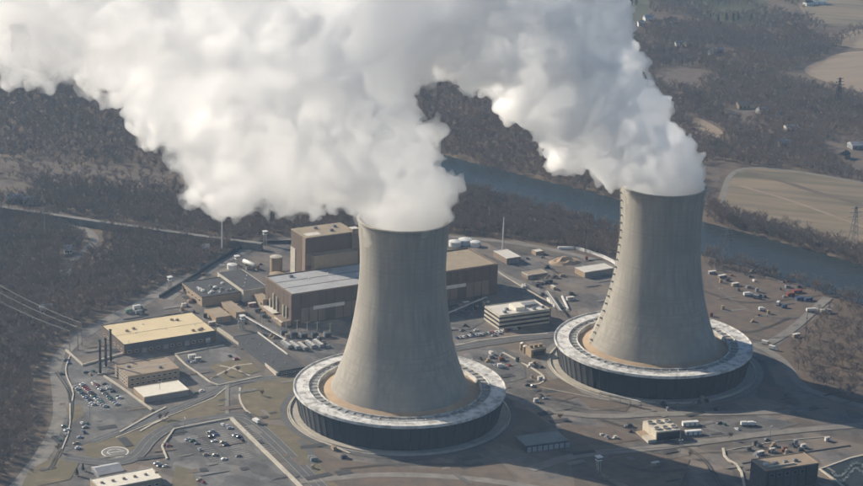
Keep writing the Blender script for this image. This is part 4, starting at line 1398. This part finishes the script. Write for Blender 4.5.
paint_rows('bay_markings', G(78, 386) - U * 6 + V * 1.8, 2, 17, 3.6, 11, 16, 0.30, 'white bay lines in the lot by the stacks')
for grp, pts, where in (('cars in the lower walled lot', [(165, 445), (169, 447), (188, 440.5), (192.6, 442), (197, 444.5), (199.5, 450.5), (207.6, 434), (212, 432.5), (216, 436), (211, 438), (214, 442), (222.7, 443), (226, 446), (222.7, 425.5), (227, 427), (230, 429), (235.4, 436), (239, 438), (242, 441), (206, 455.6), (215, 456), (224, 460), (238.5, 457), (199.5, 481), (203, 483)], 'walled lot in front of the near tower'),
                        ('cars in the small left lot', [(64, 427), (67, 431), (66, 435), (60, 441), (82, 424), (85, 428), (84, 433), (80, 438), (76, 444), (78, 449), (87, 424)], 'small lot left of the helipad'),
                        ('cars beside the service building', [(156.6, 464), (160, 466.5), (165, 467)], 'row at the end of the service building'),
                        ('cars near the left wall', [(66, 361), (69, 364), (86, 373), (90, 375), (93, 372), (62, 375)], 'corner beside the left retaining wall'),
                        ('cars in the court between the towers', [(495, 366), (502, 368), (509, 366), (527, 386), (533, 387)], 'court between the towers'),
                        ('cars by the office block', [(470, 333), (476, 331), (480, 336), (488, 334), (494, 336), (500, 334), (462, 331)], 'row in front of the office block'),
                        ('cars in the lower right yard', [(767, 441), (719, 424), (724, 425), (737, 430), (540, 396), (545, 399)], 'lower right yards'),
                        ('cars in the court below the warehouse', [(188, 362), (193, 363), (230, 357), (236, 360), (196, 394), (202, 392)], 'courts below the warehouse')):
    for k, (px, py) in enumerate(sorted(pts)):
        cl = rnd.choice(PAL)
        car(G(px, py), UA + rnd.choice([0, math.pi / 2, math.pi]) + rnd.uniform(-.1, .1), cl, '%s car, %s from the left in the %s' % (cl, (ORD + ['twenty-first', 'twenty-second', 'twenty-third', 'twenty-fourth', 'twenty-fifth'])[k], where), grp, rnd.random() < .3)
paint_rows('bay_markings', G(186, 438), 3, 16, 3.6, 10, 20, 0.30, 'white bay lines in the lower walled lot')

def truck(p, rz, cab, box, ln, label, group, hgt=3.6):
    t = thing('truck', label, 'truck', (p.x, p.y, 0.12), rz, group)
    boxpart(t, 'cargo_box', -ln / 2, ln / 2 - 2.4, -1.25, 1.25, 1.1, hgt, box)
    cb = MB().prism([(ln / 2 - 2.2, 0.7), (ln / 2, 0.7), (ln / 2, 1.7), (ln / 2 - 0.5, 2.7), (ln / 2 - 2.2, 2.7)], -1.15, 1.15)
    cb.v = [(v[0], -v[2], v[1]) for v in cb.v]
    c = cb.build('cab', cab, t)
    boxpart(c, 'windscreen', ln / 2 - 0.48, ln / 2 - 0.28, -1.0, 1.0, 1.75, 2.4, M_glass)
    boxpart(t, 'chassis', -ln / 2, ln / 2, -0.5, 0.5, 0.6, 1.08, M_darkmetal)
    for x in (-ln / 2 + 1.2, -ln / 2 + 2.4, ln / 2 - 1.2):
        for y in (-1.1, 1.1):
            w_ = link('wheel', CW, t)
            w_.location = (x, y, 0.5)
            w_.scale = (1.5, 1.5, 1.5)
for (px, py, rz, cab, box, ln, lab) in ((256, 423, 2.2, M_white, M_white, 8, 'white box truck on the road bend by the walled lot'),
        (130, 313, .6, M_white, M_green_p, 9, 'truck with pale green load behind the warehouse, left one'), (138, 309, .6, M_grey, M_white, 9, 'truck with white load behind the warehouse, right one'),
        (140, 314, .6, M_darkmetal, M_grey, 8, 'dark truck nearest the warehouse back wall'),
        (748, 296, .3, M_white, M_white, 9, 'white truck in the right-hand yard, upper one'), (757, 299, -.4, M_blue, M_grey, 8, 'blue-cabbed truck beside the white truck in the right-hand yard'),
        (778, 305, 1.2, M_blue, M_white, 8, 'white truck with blue cab in the middle of the right-hand yard'), (762, 311, .2, M_white, M_white, 6, 'small white truck in the right-hand yard'),
        (812, 312, .25, M_white, M_roofwhite, 11, 'white trailer truck at the right bank, left one'), (826, 313, .25, M_white, M_roofwhite, 11, 'white trailer truck at the right bank, right one'),
        (766, 345, -.6, M_yellow, M_white, 8, 'yellow-cabbed truck on the pale road right of the far tower'), (773, 350, -.6, M_white, M_white, 8, 'white truck on the pale road right of the far tower'),
        (745, 426, .2, M_white, M_white, 7, 'white van-like truck left of two on the lower right pad'), (752, 426, .2, M_white, M_white, 7, 'white van-like truck right of two on the lower right pad'),
        (501, 368, .2, M_white, M_white, 6, 'white truck in the court between the towers')):
    truck(G(px, py), rz, cab, box, ln, lab, 'trucks around the plant')

# construction cabins, stacked materials on the right-hand yard
CAB = [(790, 296, 'red site cabin at the left of the river bank group', M_red, 8), (797, 293, 'red-roofed site cabin behind the blue ones', M_red, 9), (800, 300, 'blue site cabin, left of two', M_blue, 9), (808, 301, 'blue site cabin, right of two', M_blue, 8),
       (784, 308, 'blue equipment box beside the truck', M_blue, 5), (712, 274, 'grey site cabin close to the far tower', M_grey, 7), (722, 278, 'grey-brown site cabin beside the pylon', M_brown2, 8), (735, 286, 'pale site cabin in the upper right yard', M_roofbrown, 7),
       (796, 337, 'pale cabin beside the thin dark mast', M_roofbrown, 7), (570, 300, 'pale cabin left of the far tower ring', M_roofwhite, 7), (553, 289, 'tan cabin in the back yard', M_rooftan, 6), (535, 286, 'dark cabin in the back yard, left one', M_frame, 8), (548, 283, 'dark cabin in the back yard, right one', M_frame, 8),
       (772, 452, 'white equipment box in the lower right yard', M_white, 4), (803, 448, 'white equipment box on the forecourt wall', M_white, 4), (760, 455, 'grey equipment skid before the pump house', M_grey, 6), (827, 441, 'white tip box at the right edging', M_white, 4),
       (245, 300, 'grey equipment box below the machine hall', M_grey, 6), (252, 306, 'red-brown equipment box below the machine hall', M_rust, 7), (258, 312, 'dark equipment box near the turbine hall corner', M_frame, 6),
       (212, 325, 'tan equipment box behind the warehouse corner', M_brick, 6), (192, 358, 'white plant box in the court below the warehouse', M_white, 6), (198, 361, 'pale grey plant box in the court below the warehouse', M_roofgrey, 5),
       (540, 380, 'white slab box in the court corner', M_white, 4), (536, 402, 'white panel stack left of the pale service road', M_white, 4), (655, 466, 'pale timber pile below the fan unit', M_roofbrown, 6), (446, 300, 'pale box right of the near tower', M_roofwhite, 5), (466, 305, 'grey box in the shaded court', M_grey, 6), (478, 300, 'dark box in the shaded court', M_frame, 6)]
for (px, py, lab, m, ln) in CAB:
    f = G(px, py)
    t = thing('site_cabin', lab, 'cabin', (f.x, f.y, 0), rad(rnd.choice([28, 30, 20, 118])), 'cabins and equipment boxes of the yards')
    w_ = ln * 0.42
    boxpart(t, 'body', -ln / 2, ln / 2, -w_ / 2, w_ / 2, 0.2, 2.9, m)
    boxpart(t, 'roof', -ln / 2 - .12, ln / 2 + .12, -w_ / 2 - .12, w_ / 2 + .12, 2.9, 3.1, M_roofwhite if m not in (M_red, M_blue, M_frame) else m)
    boxpart(t, 'skid', -ln / 2 + .3, ln / 2 - .3, -w_ / 2 + .2, w_ / 2 - .2, 0, 0.2, M_darkmetal)
    boxpart(t, 'door', -0.5, 0.5, -w_ / 2 - .05, -w_ / 2 + .01, 0.3, 2.3, M_grey)
    boxpart(t, 'window', ln / 4 - .5, ln / 4 + .5, -w_ / 2 - .05, -w_ / 2 + .01, 1.2, 2.1, M_glass)

# earth heap in the back yard
def heap(px, py, rx, ry, h_, label):
    f = G(px, py)
    bm = bmesh.new()
    bmesh.ops.create_grid(bm, x_segments=24, y_segments=18, size=1.0)
    for v in bm.verts:
        d = math.hypot(v.co.x, v.co.y)
        k_ = max(0, 1 - d)
        z = h_ * k_ ** 0.8 * (0.7 + 0.6 * mnoise.noise(Vector((v.co.x * 2.5 + px, v.co.y * 2.5, 0)))) - 0.05
        v.co = Vector((v.co.x * rx, v.co.y * ry, z))
    me = bpy.data.meshes.new('earth_heap')
    bm.to_mesh(me)
    bm.free()
    me.materials.append(M_tan)
    o = link('earth_heap', me)
    o.location = f
    o.rotation_euler.z = UA
    tag(o, label, 'earth heap')
heap(565, 262, 17, 12, 7, 'tan earth heap left of the long white-roofed shed')
heap(546, 278, 8, 6, 3, 'small earth heap in the back yard beside the dark cabins')
heap(650, 388, 9, 5, 2, 'low spoil heap in front of the far tower')

# ------------------------------------------------------------------ yard wear: repaired paving, tyre tracks
M_patch_d = mat('dark_repair_asphalt', (0.060, 0.060, 0.063), (0.050, 0.050, 0.053), 0.2)
M_patch_l = mat('pale_repair_concrete', (0.205, 0.192, 0.172), (0.165, 0.155, 0.140), 0.2)
M_patch_b = mat('brown_gravel', (0.165, 0.130, 0.100), (0.120, 0.098, 0.080), 0.3, detail=8)
BUILT = []
for o in list(COL.objects):
    if o.parent is None and o.get('category') in ('building', 'cooling tower', 'cooling unit'):
        BUILT.append((o.location.x, o.location.y, 96 if o['category'] == 'cooling tower' else 10))
LAYER[0] += 0.01
pr_ = random.Random(5)
npatch = 0
while npatch < 190:
    px, py = pr_.uniform(40, 860), pr_.uniform(250, 485)
    p = G(px, py)
    if not inside(np.array([p.x]), np.array([p.y]), [tuple(G(*p_).xy) for p_ in YARD])[0]:
        continue
    if any(math.hypot(p.x - a, p.y - b) < c for a, b, c in BUILT):
        continue
    LAYER[0] += 0.0012
    an = rad(pr_.choice([30, 30, 30, 26, 120, 22])) + pr_.uniform(-.03, .03)
    l_, w_ = pr_.uniform(4, 22), pr_.uniform(1.2, 7)
    ca, sa = math.cos(an), math.sin(an)
    q_ = [(p.x + (x * ca - y * sa), p.y + (x * sa + y * ca)) for x, y in ((0, 0), (l_, pr_.uniform(-.6, .6)), (l_ + pr_.uniform(-1, 1), w_), (pr_.uniform(-1, 1), w_ + pr_.uniform(-.6, .6)))]
    o = sheet_w('pavement_patch', q_, pr_.choice([M_patch_d, M_patch_d, M_patch_l, M_patch_b, M_asphalt]), LAYER[0])
    del o['kind']
    o.parent = yard
    npatch += 1
TR = [[(700, 290), (740, 305), (790, 300), (822, 296)], [(712, 282), (730, 300), (760, 318), (800, 318)], [(720, 330), (755, 334), (790, 318)], [(640, 470), (690, 452), (740, 452), (790, 446)], [(600, 420), (640, 432), (700, 452), (720, 486)], [(560, 404), (600, 412), (640, 404), (690, 402)],
      [(520, 400), (550, 398), (580, 406)], [(460, 440), (500, 452), (560, 458)], [(340, 470), (400, 464), (470, 466)], [(680, 466), (700, 480), (720, 500)], [(540, 262), (560, 276), (600, 280)], [(500, 262), (530, 268), (560, 290)], [(56, 372), (74, 398), (66, 440), (50, 470)], [(740, 330), (770, 340), (800, 334)], [(610, 462), (650, 474), (690, 470)]]
for k, pts in enumerate(TR):
    for off in (-1.0, 1.0):
        P = chaikin([G(*p) for p in pts], 3)
        L_, R_ = ribbon_pts(P, 2 * abs(off))
        C_ = L_ if off > 0 else R_
        A_, B_ = ribbon_pts(C_, 0.7)
        n_ = len(C_)
        me = bpy.data.meshes.new('tyre_track')
        LAYER[0] += 0.0012
        me.from_pydata([(p.x, p.y, LAYER[0]) for p in A_ + B_], [], [(n_ + i, n_ + i + 1, i + 1, i) for i in range(n_ - 1)])
        me.materials.append(M_patch_l if k % 2 else M_patch_d)
        o = link('tyre_track', me, yard)

# row of cars in front of the office block
pr_ = random.Random(9)
for k in range(20):
    s_ = k / 19.0
    cl = pr_.choice(PAL)
    car(G(457 + 62 * s_, 338.5 - 9.5 * s_), rad(26 + 90) + pr_.uniform(-.05, .05), cl, '%s car, %s from the left in the long row below the office block' % (cl, ORD[k]), 'cars in the long row below the office block', pr_.random() < .25)

# pipe racks
def pipe_rack(a, b, label):
    p, q_ = G(*a), G(*b)
    d = q_ - p
    L_ = d.length
    t = thing('pipe_rack', label, 'pipe rack', (p.x, p.y, 0), math.atan2(d.y, d.x), 'pipe racks of the plant')
    n_ = max(3, int(L_ / 7))
    for k in range(n_ + 1):
        x = L_ * k / n_
        MB().bar((x, -1.2, 0), (x, -1.2, 4.6), 0.2).bar((x, 1.2, 0), (x, 1.2, 4.6), 0.2).bar((x, -1.5, 4.6), (x, 1.5, 4.6), 0.2).build('frame', M_grey, t)
    for y, m in ((-0.9, M_white), (-0.2, M_grey), (0.5, M_brick), (1.0, M_grey)):
        MB().bar((0, y, 5.0), (L_, y, 5.0), 0.28, seg=6).build('pipe', m, t)
pipe_rack((246, 322), (286, 345), 'pipe rack from the guard tower toward the cooler banks')
pipe_rack((258, 305), (240, 292), 'pipe rack between the machine hall and the turbine hall')
pipe_rack((448, 318), (486, 302), 'pipe rack in the shaded court right of the near tower')
pipe_rack((560, 316), (546, 296), 'pipe rack left of the far tower ring')
pipe_rack((640, 408), (600, 398), 'pipe rack in front of the far tower')

# small plant gear that crowds the courts
pr_ = random.Random(21)
GEAR = [('left of the turbine hall', (236, 296, 268, 330), 16), ('before the turbine hall front', (270, 334, 335, 348), 12), ('behind the office block', (520, 256, 590, 296), 16), ('in the shaded court', (450, 302, 490, 328), 10),
        ('in the court between the towers', (478, 350, 545, 392), 12), ('in the right-hand yard', (708, 270, 800, 330), 26), ('in front of the pump house', (730, 444, 812, 460), 14), ('beside the fan unit', (600, 424, 640, 440), 6), ('near the workshop', (172, 296, 232, 322), 14), ('below the far tower ring', (640, 398, 760, 412), 8), ('at the foot of the near tower', (300, 436, 350, 470), 6), ('beyond the workshop', (196, 262, 262, 282), 10)]
for where, (x0, y0, x1, y1), n_ in GEAR:
    spots = sorted((pr_.uniform(x0, x1), pr_.uniform(y0, y1)) for _ in range(n_))
    for k, (px, py) in enumerate(spots):
        p = G(px, py)
        kind = pr_.choice(['skid', 'tank', 'crate', 'skid'])
        m, cn = pr_.choice([(M_grey, 'grey'), (M_grey, 'grey'), (M_brick, 'tan'), (M_frame, 'dark'), (M_frame, 'dark'), (M_rust, 'red-brown'), (M_roofbrown, 'pale brown'), (M_roofwhite, 'off-white')])
        o_ = (ORD + ['twenty-first', 'twenty-second', 'twenty-third', 'twenty-fourth', 'twenty-fifth', 'twenty-sixth'])[k]
        nm = {'skid': 'equipment_skid', 'tank': 'small_tank', 'crate': 'crate_stack'}[kind]
        ct = {'skid': 'equipment', 'tank': 'tank', 'crate': 'crates'}[kind]
        t = thing(nm, '%s %s, %s from left of the gear %s' % (cn, {'skid': 'skid', 'tank': 'tank', 'crate': 'crates'}[kind], o_, where), ct, (p.x, p.y, 0), rad(pr_.choice([30, 120, 28, 24])), 'small gear ' + where)
        w_ = pr_.uniform(0.7, 1.4)
        if kind == 'skid':
            boxpart(t, 'base', -2.4 * w_, 2.4 * w_, -1.2 * w_, 1.2 * w_, 0, 0.3, M_darkmetal)
            boxpart(t, 'housing', -2.2 * w_, 0.8 * w_, -1.0 * w_, 1.0 * w_, 0.3, 2.2 * w_, m)
            MB().cyl(1.5 * w_, 0, 0.3, 1.8 * w_, 0.6 * w_, seg=10).build('motor', M_grey, t)
            MB().bar((-1.0 * w_, 0, 2.2 * w_), (-1.0 * w_, 0, 3.2 * w_), 0.15, seg=6).build('exhaust_pipe', M_darkmetal, t)
        elif kind == 'tank':
            MB().lathe([(1.3 * w_, 0.2), (1.3 * w_, 3.0 * w_)], 14).build('body', m, t, True)
            MB().lathe([(1.35 * w_, 3.0 * w_), (0.01, 3.5 * w_)], 14).build('lid', m, t, True)
            boxpart(t, 'plinth', -1.5 * w_, 1.5 * w_, -1.5 * w_, 1.5 * w_, 0, 0.2, M_concrete)
        else:
            for (bx, by, bz) in ((-1.3, 0, 0), (1.2, 0.2, 0), (0, 0.1, 1.3)):
                boxpart(t, 'crate', (bx - 1.1) * w_, (bx + 1.1) * w_, (by - 0.8) * w_, (by + 0.8) * w_, bz * w_, (bz + 1.28) * w_, m)

# ------------------------------------------------------------------ woods
def tree_mesh(name, seed, H=14.0, R=4.2, ntw=150, spread=1.0, tw=0.2):
    rg = random.Random(seed)
    mb = MB()
    lean = Vector((rg.uniform(-.05, .05), rg.uniform(-.05, .05), 1))
    mb.bar((0, 0, -0.5), lean * (H * 0.45), 0.26, 0.15, 3)
    mb.bar(lean * (H * 0.45), lean * (H * 0.8), 0.15, 0.05, 3)
    ends = []
    for k in range(9):
        z = H * rg.uniform(0.22, 0.62)
        a = k * 2.4 + rg.uniform(-.4, .4)
        l_ = R * rg.uniform(0.6, 1.05)
        p = lean * z
        q_ = p + Vector((math.cos(a) * l_ * spread, math.sin(a) * l_ * spread, l_ * rg.uniform(0.6, 1.2)))
        mb.bar(p, q_, 0.12, 0.04, 3)
        ends.append((p, q_))
    for k in range(ntw):
        p, q_ = rg.choice(ends)
        s_ = p.lerp(q_, rg.uniform(0.25, 1.0))
        d = Vector((rg.gauss(0, .6), rg.gauss(0, .6), rg.uniform(0.3, 1.2))).normalized()
        l_ = rg.uniform(1.2, 3.4)
        w = d.cross(Vector((rg.gauss(0, 1), rg.gauss(0, 1), rg.gauss(0, 1)))).normalized() * rg.uniform(.5, 1.3) * tw
        e = s_ + d * l_
        mb.add([s_ - w * .5, s_ + w * .5, e], [(0, 1, 2)])
    return mb

VARS = bpy.data.collections.new('tree_kinds')
for k in range(6):
    me = tree_mesh('bare_tree_kind', 20 + k, 9.5 + 1.1 * k, 3.4 + 0.35 * k, 280, 1.0, 0.15).mesh('bare_tree_kind', M_bark)
    VARS.objects.link(bpy.data.objects.new('bare_tree_kind', me))

def wood_nodes():
    ng = bpy.data.node_groups.new('wood_scatter', 'GeometryNodeTree')
    ng.interface.new_socket('Geometry', in_out='INPUT', socket_type='NodeSocketGeometry')
    ng.interface.new_socket('Geometry', in_out='OUTPUT', socket_type='NodeSocketGeometry')
    N = ng.nodes
    gi, go = N.new('NodeGroupInput'), N.new('NodeGroupOutput')
    iop = N.new('GeometryNodeInstanceOnPoints')
    ci = N.new('GeometryNodeCollectionInfo')
    ci.inputs['Collection'].default_value = VARS
    ci.inputs['Separate Children'].default_value = True
    ci.inputs['Reset Children'].default_value = True
    rz = N.new('FunctionNodeRandomValue')
    rz.data_type = 'FLOAT_VECTOR'
    rz.inputs[0].default_value = (0, 0, 0)
    rz.inputs[1].default_value = (0.08, 0.08, 6.28)
    rs = N.new('FunctionNodeRandomValue')
    rs.data_type = 'FLOAT'
    rs.inputs[2].default_value = 0.6
    rs.inputs[3].default_value = 1.15
    L = ng.links
    L.new(gi.outputs[0], iop.inputs['Points'])
    L.new(ci.outputs[0], iop.inputs['Instance'])
    iop.inputs['Pick Instance'].default_value = True
    L.new(rz.outputs[0], iop.inputs['Rotation'])
    L.new(rs.outputs[1], iop.inputs['Scale'])
    L.new(iop.outputs[0], go.inputs[0])
    return ng
NG = wood_nodes()
NPR = np.random.RandomState(11)
YW = [tuple(G(*p).xy) for p in YARD]
WOODN = [0]
def wood(poly_px, spacing, label, density=1.0, patch=0.0, clear_fields=True, allow_yard=False):
    poly = [tuple(G(*p).xy) for p in poly_px]
    px_, py_ = zip(*poly)
    gx = np.arange(min(px_), max(px_), spacing)
    gy = np.arange(min(py_), max(py_), spacing)
    x, y = np.meshgrid(gx, gy)
    x = x.ravel() + NPR.uniform(-.5, .5, x.size) * spacing
    y = y.ravel() + NPR.uniform(-.5, .5, y.size) * spacing
    ok = inside(x, y, poly) & (NPR.rand(x.size) < density)
    if not allow_yard:
        ok &= ~inside(x, y, YW)
    if clear_fields:
        for fp in FIELDS:
            ok &= ~inside(x, y, fp)
    x, y = x[ok], y[ok]
    keep = dist_line(x, y, RIV) > rw - 2
    for ln, w, cl in ROADS:
        keep &= dist_line(x, y, ln) > w / 2 + cl
        if cl > 6:                            # open verge on the near side
            keep &= dist_line(x, y, [(a, b - cl * 1.3) for a, b in ln]) > w / 2 + cl
    x, y = x[keep], y[keep]
    if patch:
        nz = np.array([mnoise.noise(Vector((a * 0.012, b * 0.012, 3.7))) for a, b in zip(x, y)])
        k = nz > (patch - 1)
        x, y = x[k], y[k]
    me = bpy.data.meshes.new('bare_wood')
    me.from_pydata(np.stack([x, y, ground_z(x, y)], 1).tolist(), [], [])
    o = link('bare_wood', me)
    o['kind'] = 'stuff'
    o['label'] = label
    m = o.modifiers.new('scatter', 'NODES')
    m.node_group = NG
    me.materials.append(M_bark)
    WOODN[0] += len(x)
    return o
wood([(-90, 206), (45, 216), (120, 229), (222, 243), (250, 246), (208, 263), (160, 291), (110, 316), (70, 337), (44, 366), (48, 400), (42, 440), (0, 500), (-120, 620), (-160, 300)], 5.4, 'dense bare grey-brown wood left of the plant')
wood([(-90, 178), (60, 182), (180, 190), (300, 188), (445, 190), (445, 234), (292, 234), (250, 241), (120, 222), (40, 210), (-90, 200)], 6.0, 'bare wood beyond the pale country road')
wood([(-90, 148), (60, 160), (180, 180), (180, 192), (60, 184), (-90, 176)], 9, 'thin scrub on the brown strip in the left wood', 0.5, 0, False)
wood([(445, 182), (480, 192), (560, 212), (625, 232), (640, 262), (600, 257), (545, 244), (500, 237), (445, 232)], 5.4, 'dark bare wood on the river bank behind the sheds')
wood([(-140, -20), (200, -25), (640, -30), (634, 30), (668, 66), (700, 112), (720, 150), (700, 205), (620, 200), (560, 184), (500, 174), (430, 190), (300, 190), (140, 168), (-140, 138)], 7.5, 'bare wooded hillside behind the steam', 0.9)
wood([(640, 28), (690, 14), (760, 22), (800, 30), (840, 44), (835, 50), (795, 70), (770, 78), (840, 90), (930, 112), (930, 195), (863, 182), (790, 168), (735, 166), (718, 160), (700, 125), (668, 74)], 7.0, 'bare woods and hedges beyond the stubble field', 0.95, 0.62)
wood([(650, -20), (790, -20), (812, 20), (840, 30), (800, 32), (700, 16), (648, 20)], 8, 'loose bare trees among the far lawns', 0.8, 0.8, False)
wood([(824, 40), (850, 30), (930, 22), (930, 28), (860, 36), (840, 48)], 9, 'hedge between the two pale fields', 0.8, 0, False)
wood([(708, 204), (752, 219), (806, 234), (862, 252), (940, 280), (940, 290), (862, 264), (806, 248), (752, 233), (706, 219)], 5.0, 'row of bare trees along the far river bank', 0.95, 0, False)
wood([(704, 254), (752, 268), (806, 284), (862, 303), (930, 326), (930, 340), (862, 316), (826, 297), (770, 280), (704, 268)], 6, 'thin bare trees along the near river bank', 0.75, 0, True, True)
wood([(830, 306), (862, 312), (940, 340), (940, 430), (868, 408), (830, 394), (806, 382), (786, 352), (806, 332)], 7.5, 'brown scrub and bare saplings at the right edge', 0.5, 0, True, True)
print('trees', WOODN[0])

# single trees in and near the plant
def small_tree(px, py, s, label, conifer=False):
    f = G(px, py)
    if conifer:
        t = thing('conifer_tree', label, 'tree', (f.x, f.y, 0), rnd.uniform(0, 6), 'dark conifers')
        MB().bar((0, 0, 0), (0, 0, 8 * s), 0.25 * s, 0.08 * s, 5).build('trunk', M_bark, t)
        mb = MB()
        for k in range(420):
            z = rnd.uniform(0.12, 1.0) ** 0.8
            r = (1.02 - z) * 2.6 * s * rnd.uniform(0.35, 1.0)
            a = rnd.uniform(0, 6.283)
            p = Vector((r * math.cos(a), r * math.sin(a), z * 9 * s))
            d = Vector((math.cos(a), math.sin(a), -0.35)) * 0.9 * s
            w = Vector((-math.sin(a), math.cos(a), rnd.uniform(-.3, .3))) * 0.4 * s
            mb.add([p - w, p + w, p + d], [(0, 1, 2)])
        mb.build('crown', M_conifer, t)
    else:
        t = thing('bare_tree', label, 'tree', (f.x, f.y, 0), rnd.uniform(0, 6), 'single bare trees')
        mb = tree_mesh('tree', int(px * 7 + py), 9 * s, 3.4 * s, 220, 1.0, 0.16)
        nt_ = 6 + 6
        tr = MB()
        tr.v, tr.f = mb.v[:12], [f_ for f_ in mb.f if max(f_) < 12]
        cr_ = MB()
        cr_.v, cr_.f = mb.v, [f_ for f_ in mb.f if max(f_) >= 12]
        tr.build('trunk', M_bark, t)
        cr_.build('crown', M_bark, t)
for px, py, s, lab in ((160, 420, .6, 'small bare tree at the road bend, left of two'), (166, 419, .7, 'small bare tree at the road bend, right of two'), (238, 372, .6, 'small bare tree in the garden with white paths'), (226, 376, .5, 'little bare tree at the left of the garden'),
                       (92, 398, .6, 'small bare tree beside the crowded lot'), (262, 396, .5, 'little bare tree on the dry oval lawn'), (58, 452, .8, 'bare tree on the grass at lower left'), (560, 420, .6, 'little bare tree beside the pale service road'),
                       (690, 458, .6, 'little bare tree below the fan unit'), (730, 440, .6, 'little bare tree at the lower right yard'), (785, 400, .7, 'bare tree just outside the far tower shadow')):
    small_tree(px, py, s, lab)
k = 0
for px, py, s in ((710, 22, 1.6), (718, 23, 1.5), (726, 22, 1.7), (733, 22, 1.6), (738, 21, 1.5), (751, 23, 1.7), (720, 29, 1.3), (814, 4, 1.4), (636, 5, 1.5), (631, 4, 1.5)):
    k += 1
    small_tree(px, py, s, ['first dark conifer of the far row on the lawn', 'second dark conifer of the far row on the lawn', 'third dark conifer of the far row on the lawn', 'fourth dark conifer of the far row on the lawn', 'fifth dark conifer of the far row on the lawn', 'lone dark conifer right of the far row', 'low dark conifer in front of the far row', 'dark conifer in the top right tan field', 'dark conifer on the green meadow, right of two', 'dark conifer on the green meadow, left of two'][k - 1], True)
small_tree(77, 476, 0.7, 'dark shrubby conifer left of the pale service building', True)
small_tree(83, 471, 0.6, 'small dark conifer behind the pale service building', True)

# far houses
def house(px, py, rz, w, d_, wallm, roofm, label):
    f = G(px, py)
    t = thing('house', label, 'house', (f.x, f.y, 0), rz, 'houses beyond the river')
    h_ = 5.0
    boxpart(t, 'wall', -w / 2, w / 2, -d_ / 2, d_ / 2, 0, h_, wallm)
    e = 0.5
    r_ = MB().add([(-w / 2 - e, -d_ / 2 - e, h_), (w / 2 + e, -d_ / 2 - e, h_), (w / 2 + e, d_ / 2 + e, h_), (-w / 2 - e, d_ / 2 + e, h_), (-w / 2 - e, 0, h_ + 3.4), (w / 2 + e, 0, h_ + 3.4)], [(0, 1, 5, 4), (2, 3, 4, 5), (0, 4, 3), (1, 2, 5), (0, 3, 2, 1)]).build('roof', roofm, t)
    boxpart(r_, 'chimney', w / 4, w / 4 + 0.9, 0.4, 1.3, h_ + 1.5, h_ + 4.6, M_rust)
    for k in range(3):
        x = -w / 2 + (k + 0.5) * w / 3
        wi = boxpart(t, 'window', x - 0.7, x + 0.7, -d_ / 2 - 0.06, -d_ / 2 + 0.01, 1.4, 3.0, M_glass)
    boxpart(t, 'door', -0.5, 0.5, -d_ / 2 - 0.08, -d_ / 2 + 0.01, 0, 1.3, M_rust)
for a in ((648, 20, .4, 14, 9, M_white, M_roofgrey, 'white house beside the green meadow'), (641, 26, .2, 10, 8, M_white, M_roofwhite, 'white shed below the green meadow'), (670, 22, 1.2, 12, 8, M_white, M_roofdark, 'white house with dark roof among trees near the top'),
          (679, 46, .3, 11, 8, M_white, M_roofgrey, 'pale house in the wood above the brown clearing'), (688, 47, .5, 10, 8, M_brick, M_roofgrey, 'tan house beside the pale house in the wood'), (713, 54, .9, 14, 10, M_white, M_roofwhite, 'large pale house near the valley lane'), (720, 53, .2, 9, 8, M_conc_pale, M_roofgrey, 'small pale house right of the large one'),
          (743, 108, .3, 16, 10, M_brick, M_roofbrown, 'tan-roofed house at the brown clearing'), (762, 113, .6, 14, 9, M_white, M_roofgrey, 'white house with grey roof in the hollow'), (778, 117, 1.0, 13, 9, M_white, M_roofgrey, 'white house right of the hollow'), (791, 131, .3, 16, 9, M_conc_pale, M_roofwhite, 'long pale house among the trees'),
          (784, 146, .2, 14, 9, M_brick, M_roofgrey, 'house above the stubble field'), (858, 148, .3, 22, 14, M_grey, M_roofgrey, 'grey-roofed barn at the right edge'), (844, 158, .9, 14, 9, M_brick, M_roofdark, 'dark-roofed farm shed beside the barn'), (818, 4, .2, 26, 12, M_white, M_roofwhite, 'white farm building at the top right'), (808, 5, .5, 14, 10, M_white, M_roofdark, 'dark-roofed farmhouse at the top right'),
          (66, 300 - 22, .5, 9, 7, M_white, M_roofwhite, 'small white hut in the left wood'), (46, 313, .3, 10, 6, M_white, M_roofwhite, 'white hut among trees near the power lines'), (68, 253, .3, 7, 6, M_white, M_roofgrey, 'tiny pale hut in the left wood'), (206, 252, .3, 6, 5, M_white, M_roofwhite, 'tiny white hut at the edge of the left wood'), (15, 202, .3, 16, 8, M_brick, M_roofgrey, 'low grey-roofed sheds at the left edge'), (30, 204, .2, 14, 8, M_conc_pale, M_roofgrey, 'pale shed beside the left edge sheds')):
    house(*a)

# ------------------------------------------------------------------ haze
HZ = MB().box(-7200, 7200, -4200, 10200, -5.6, 640.0).build('haze', volume_material('haze_air', (0.46, 0.70, 1.0), 0.00006, 0.2))
struct(HZ, 'pale blue winter haze over the valley', 'stuff')
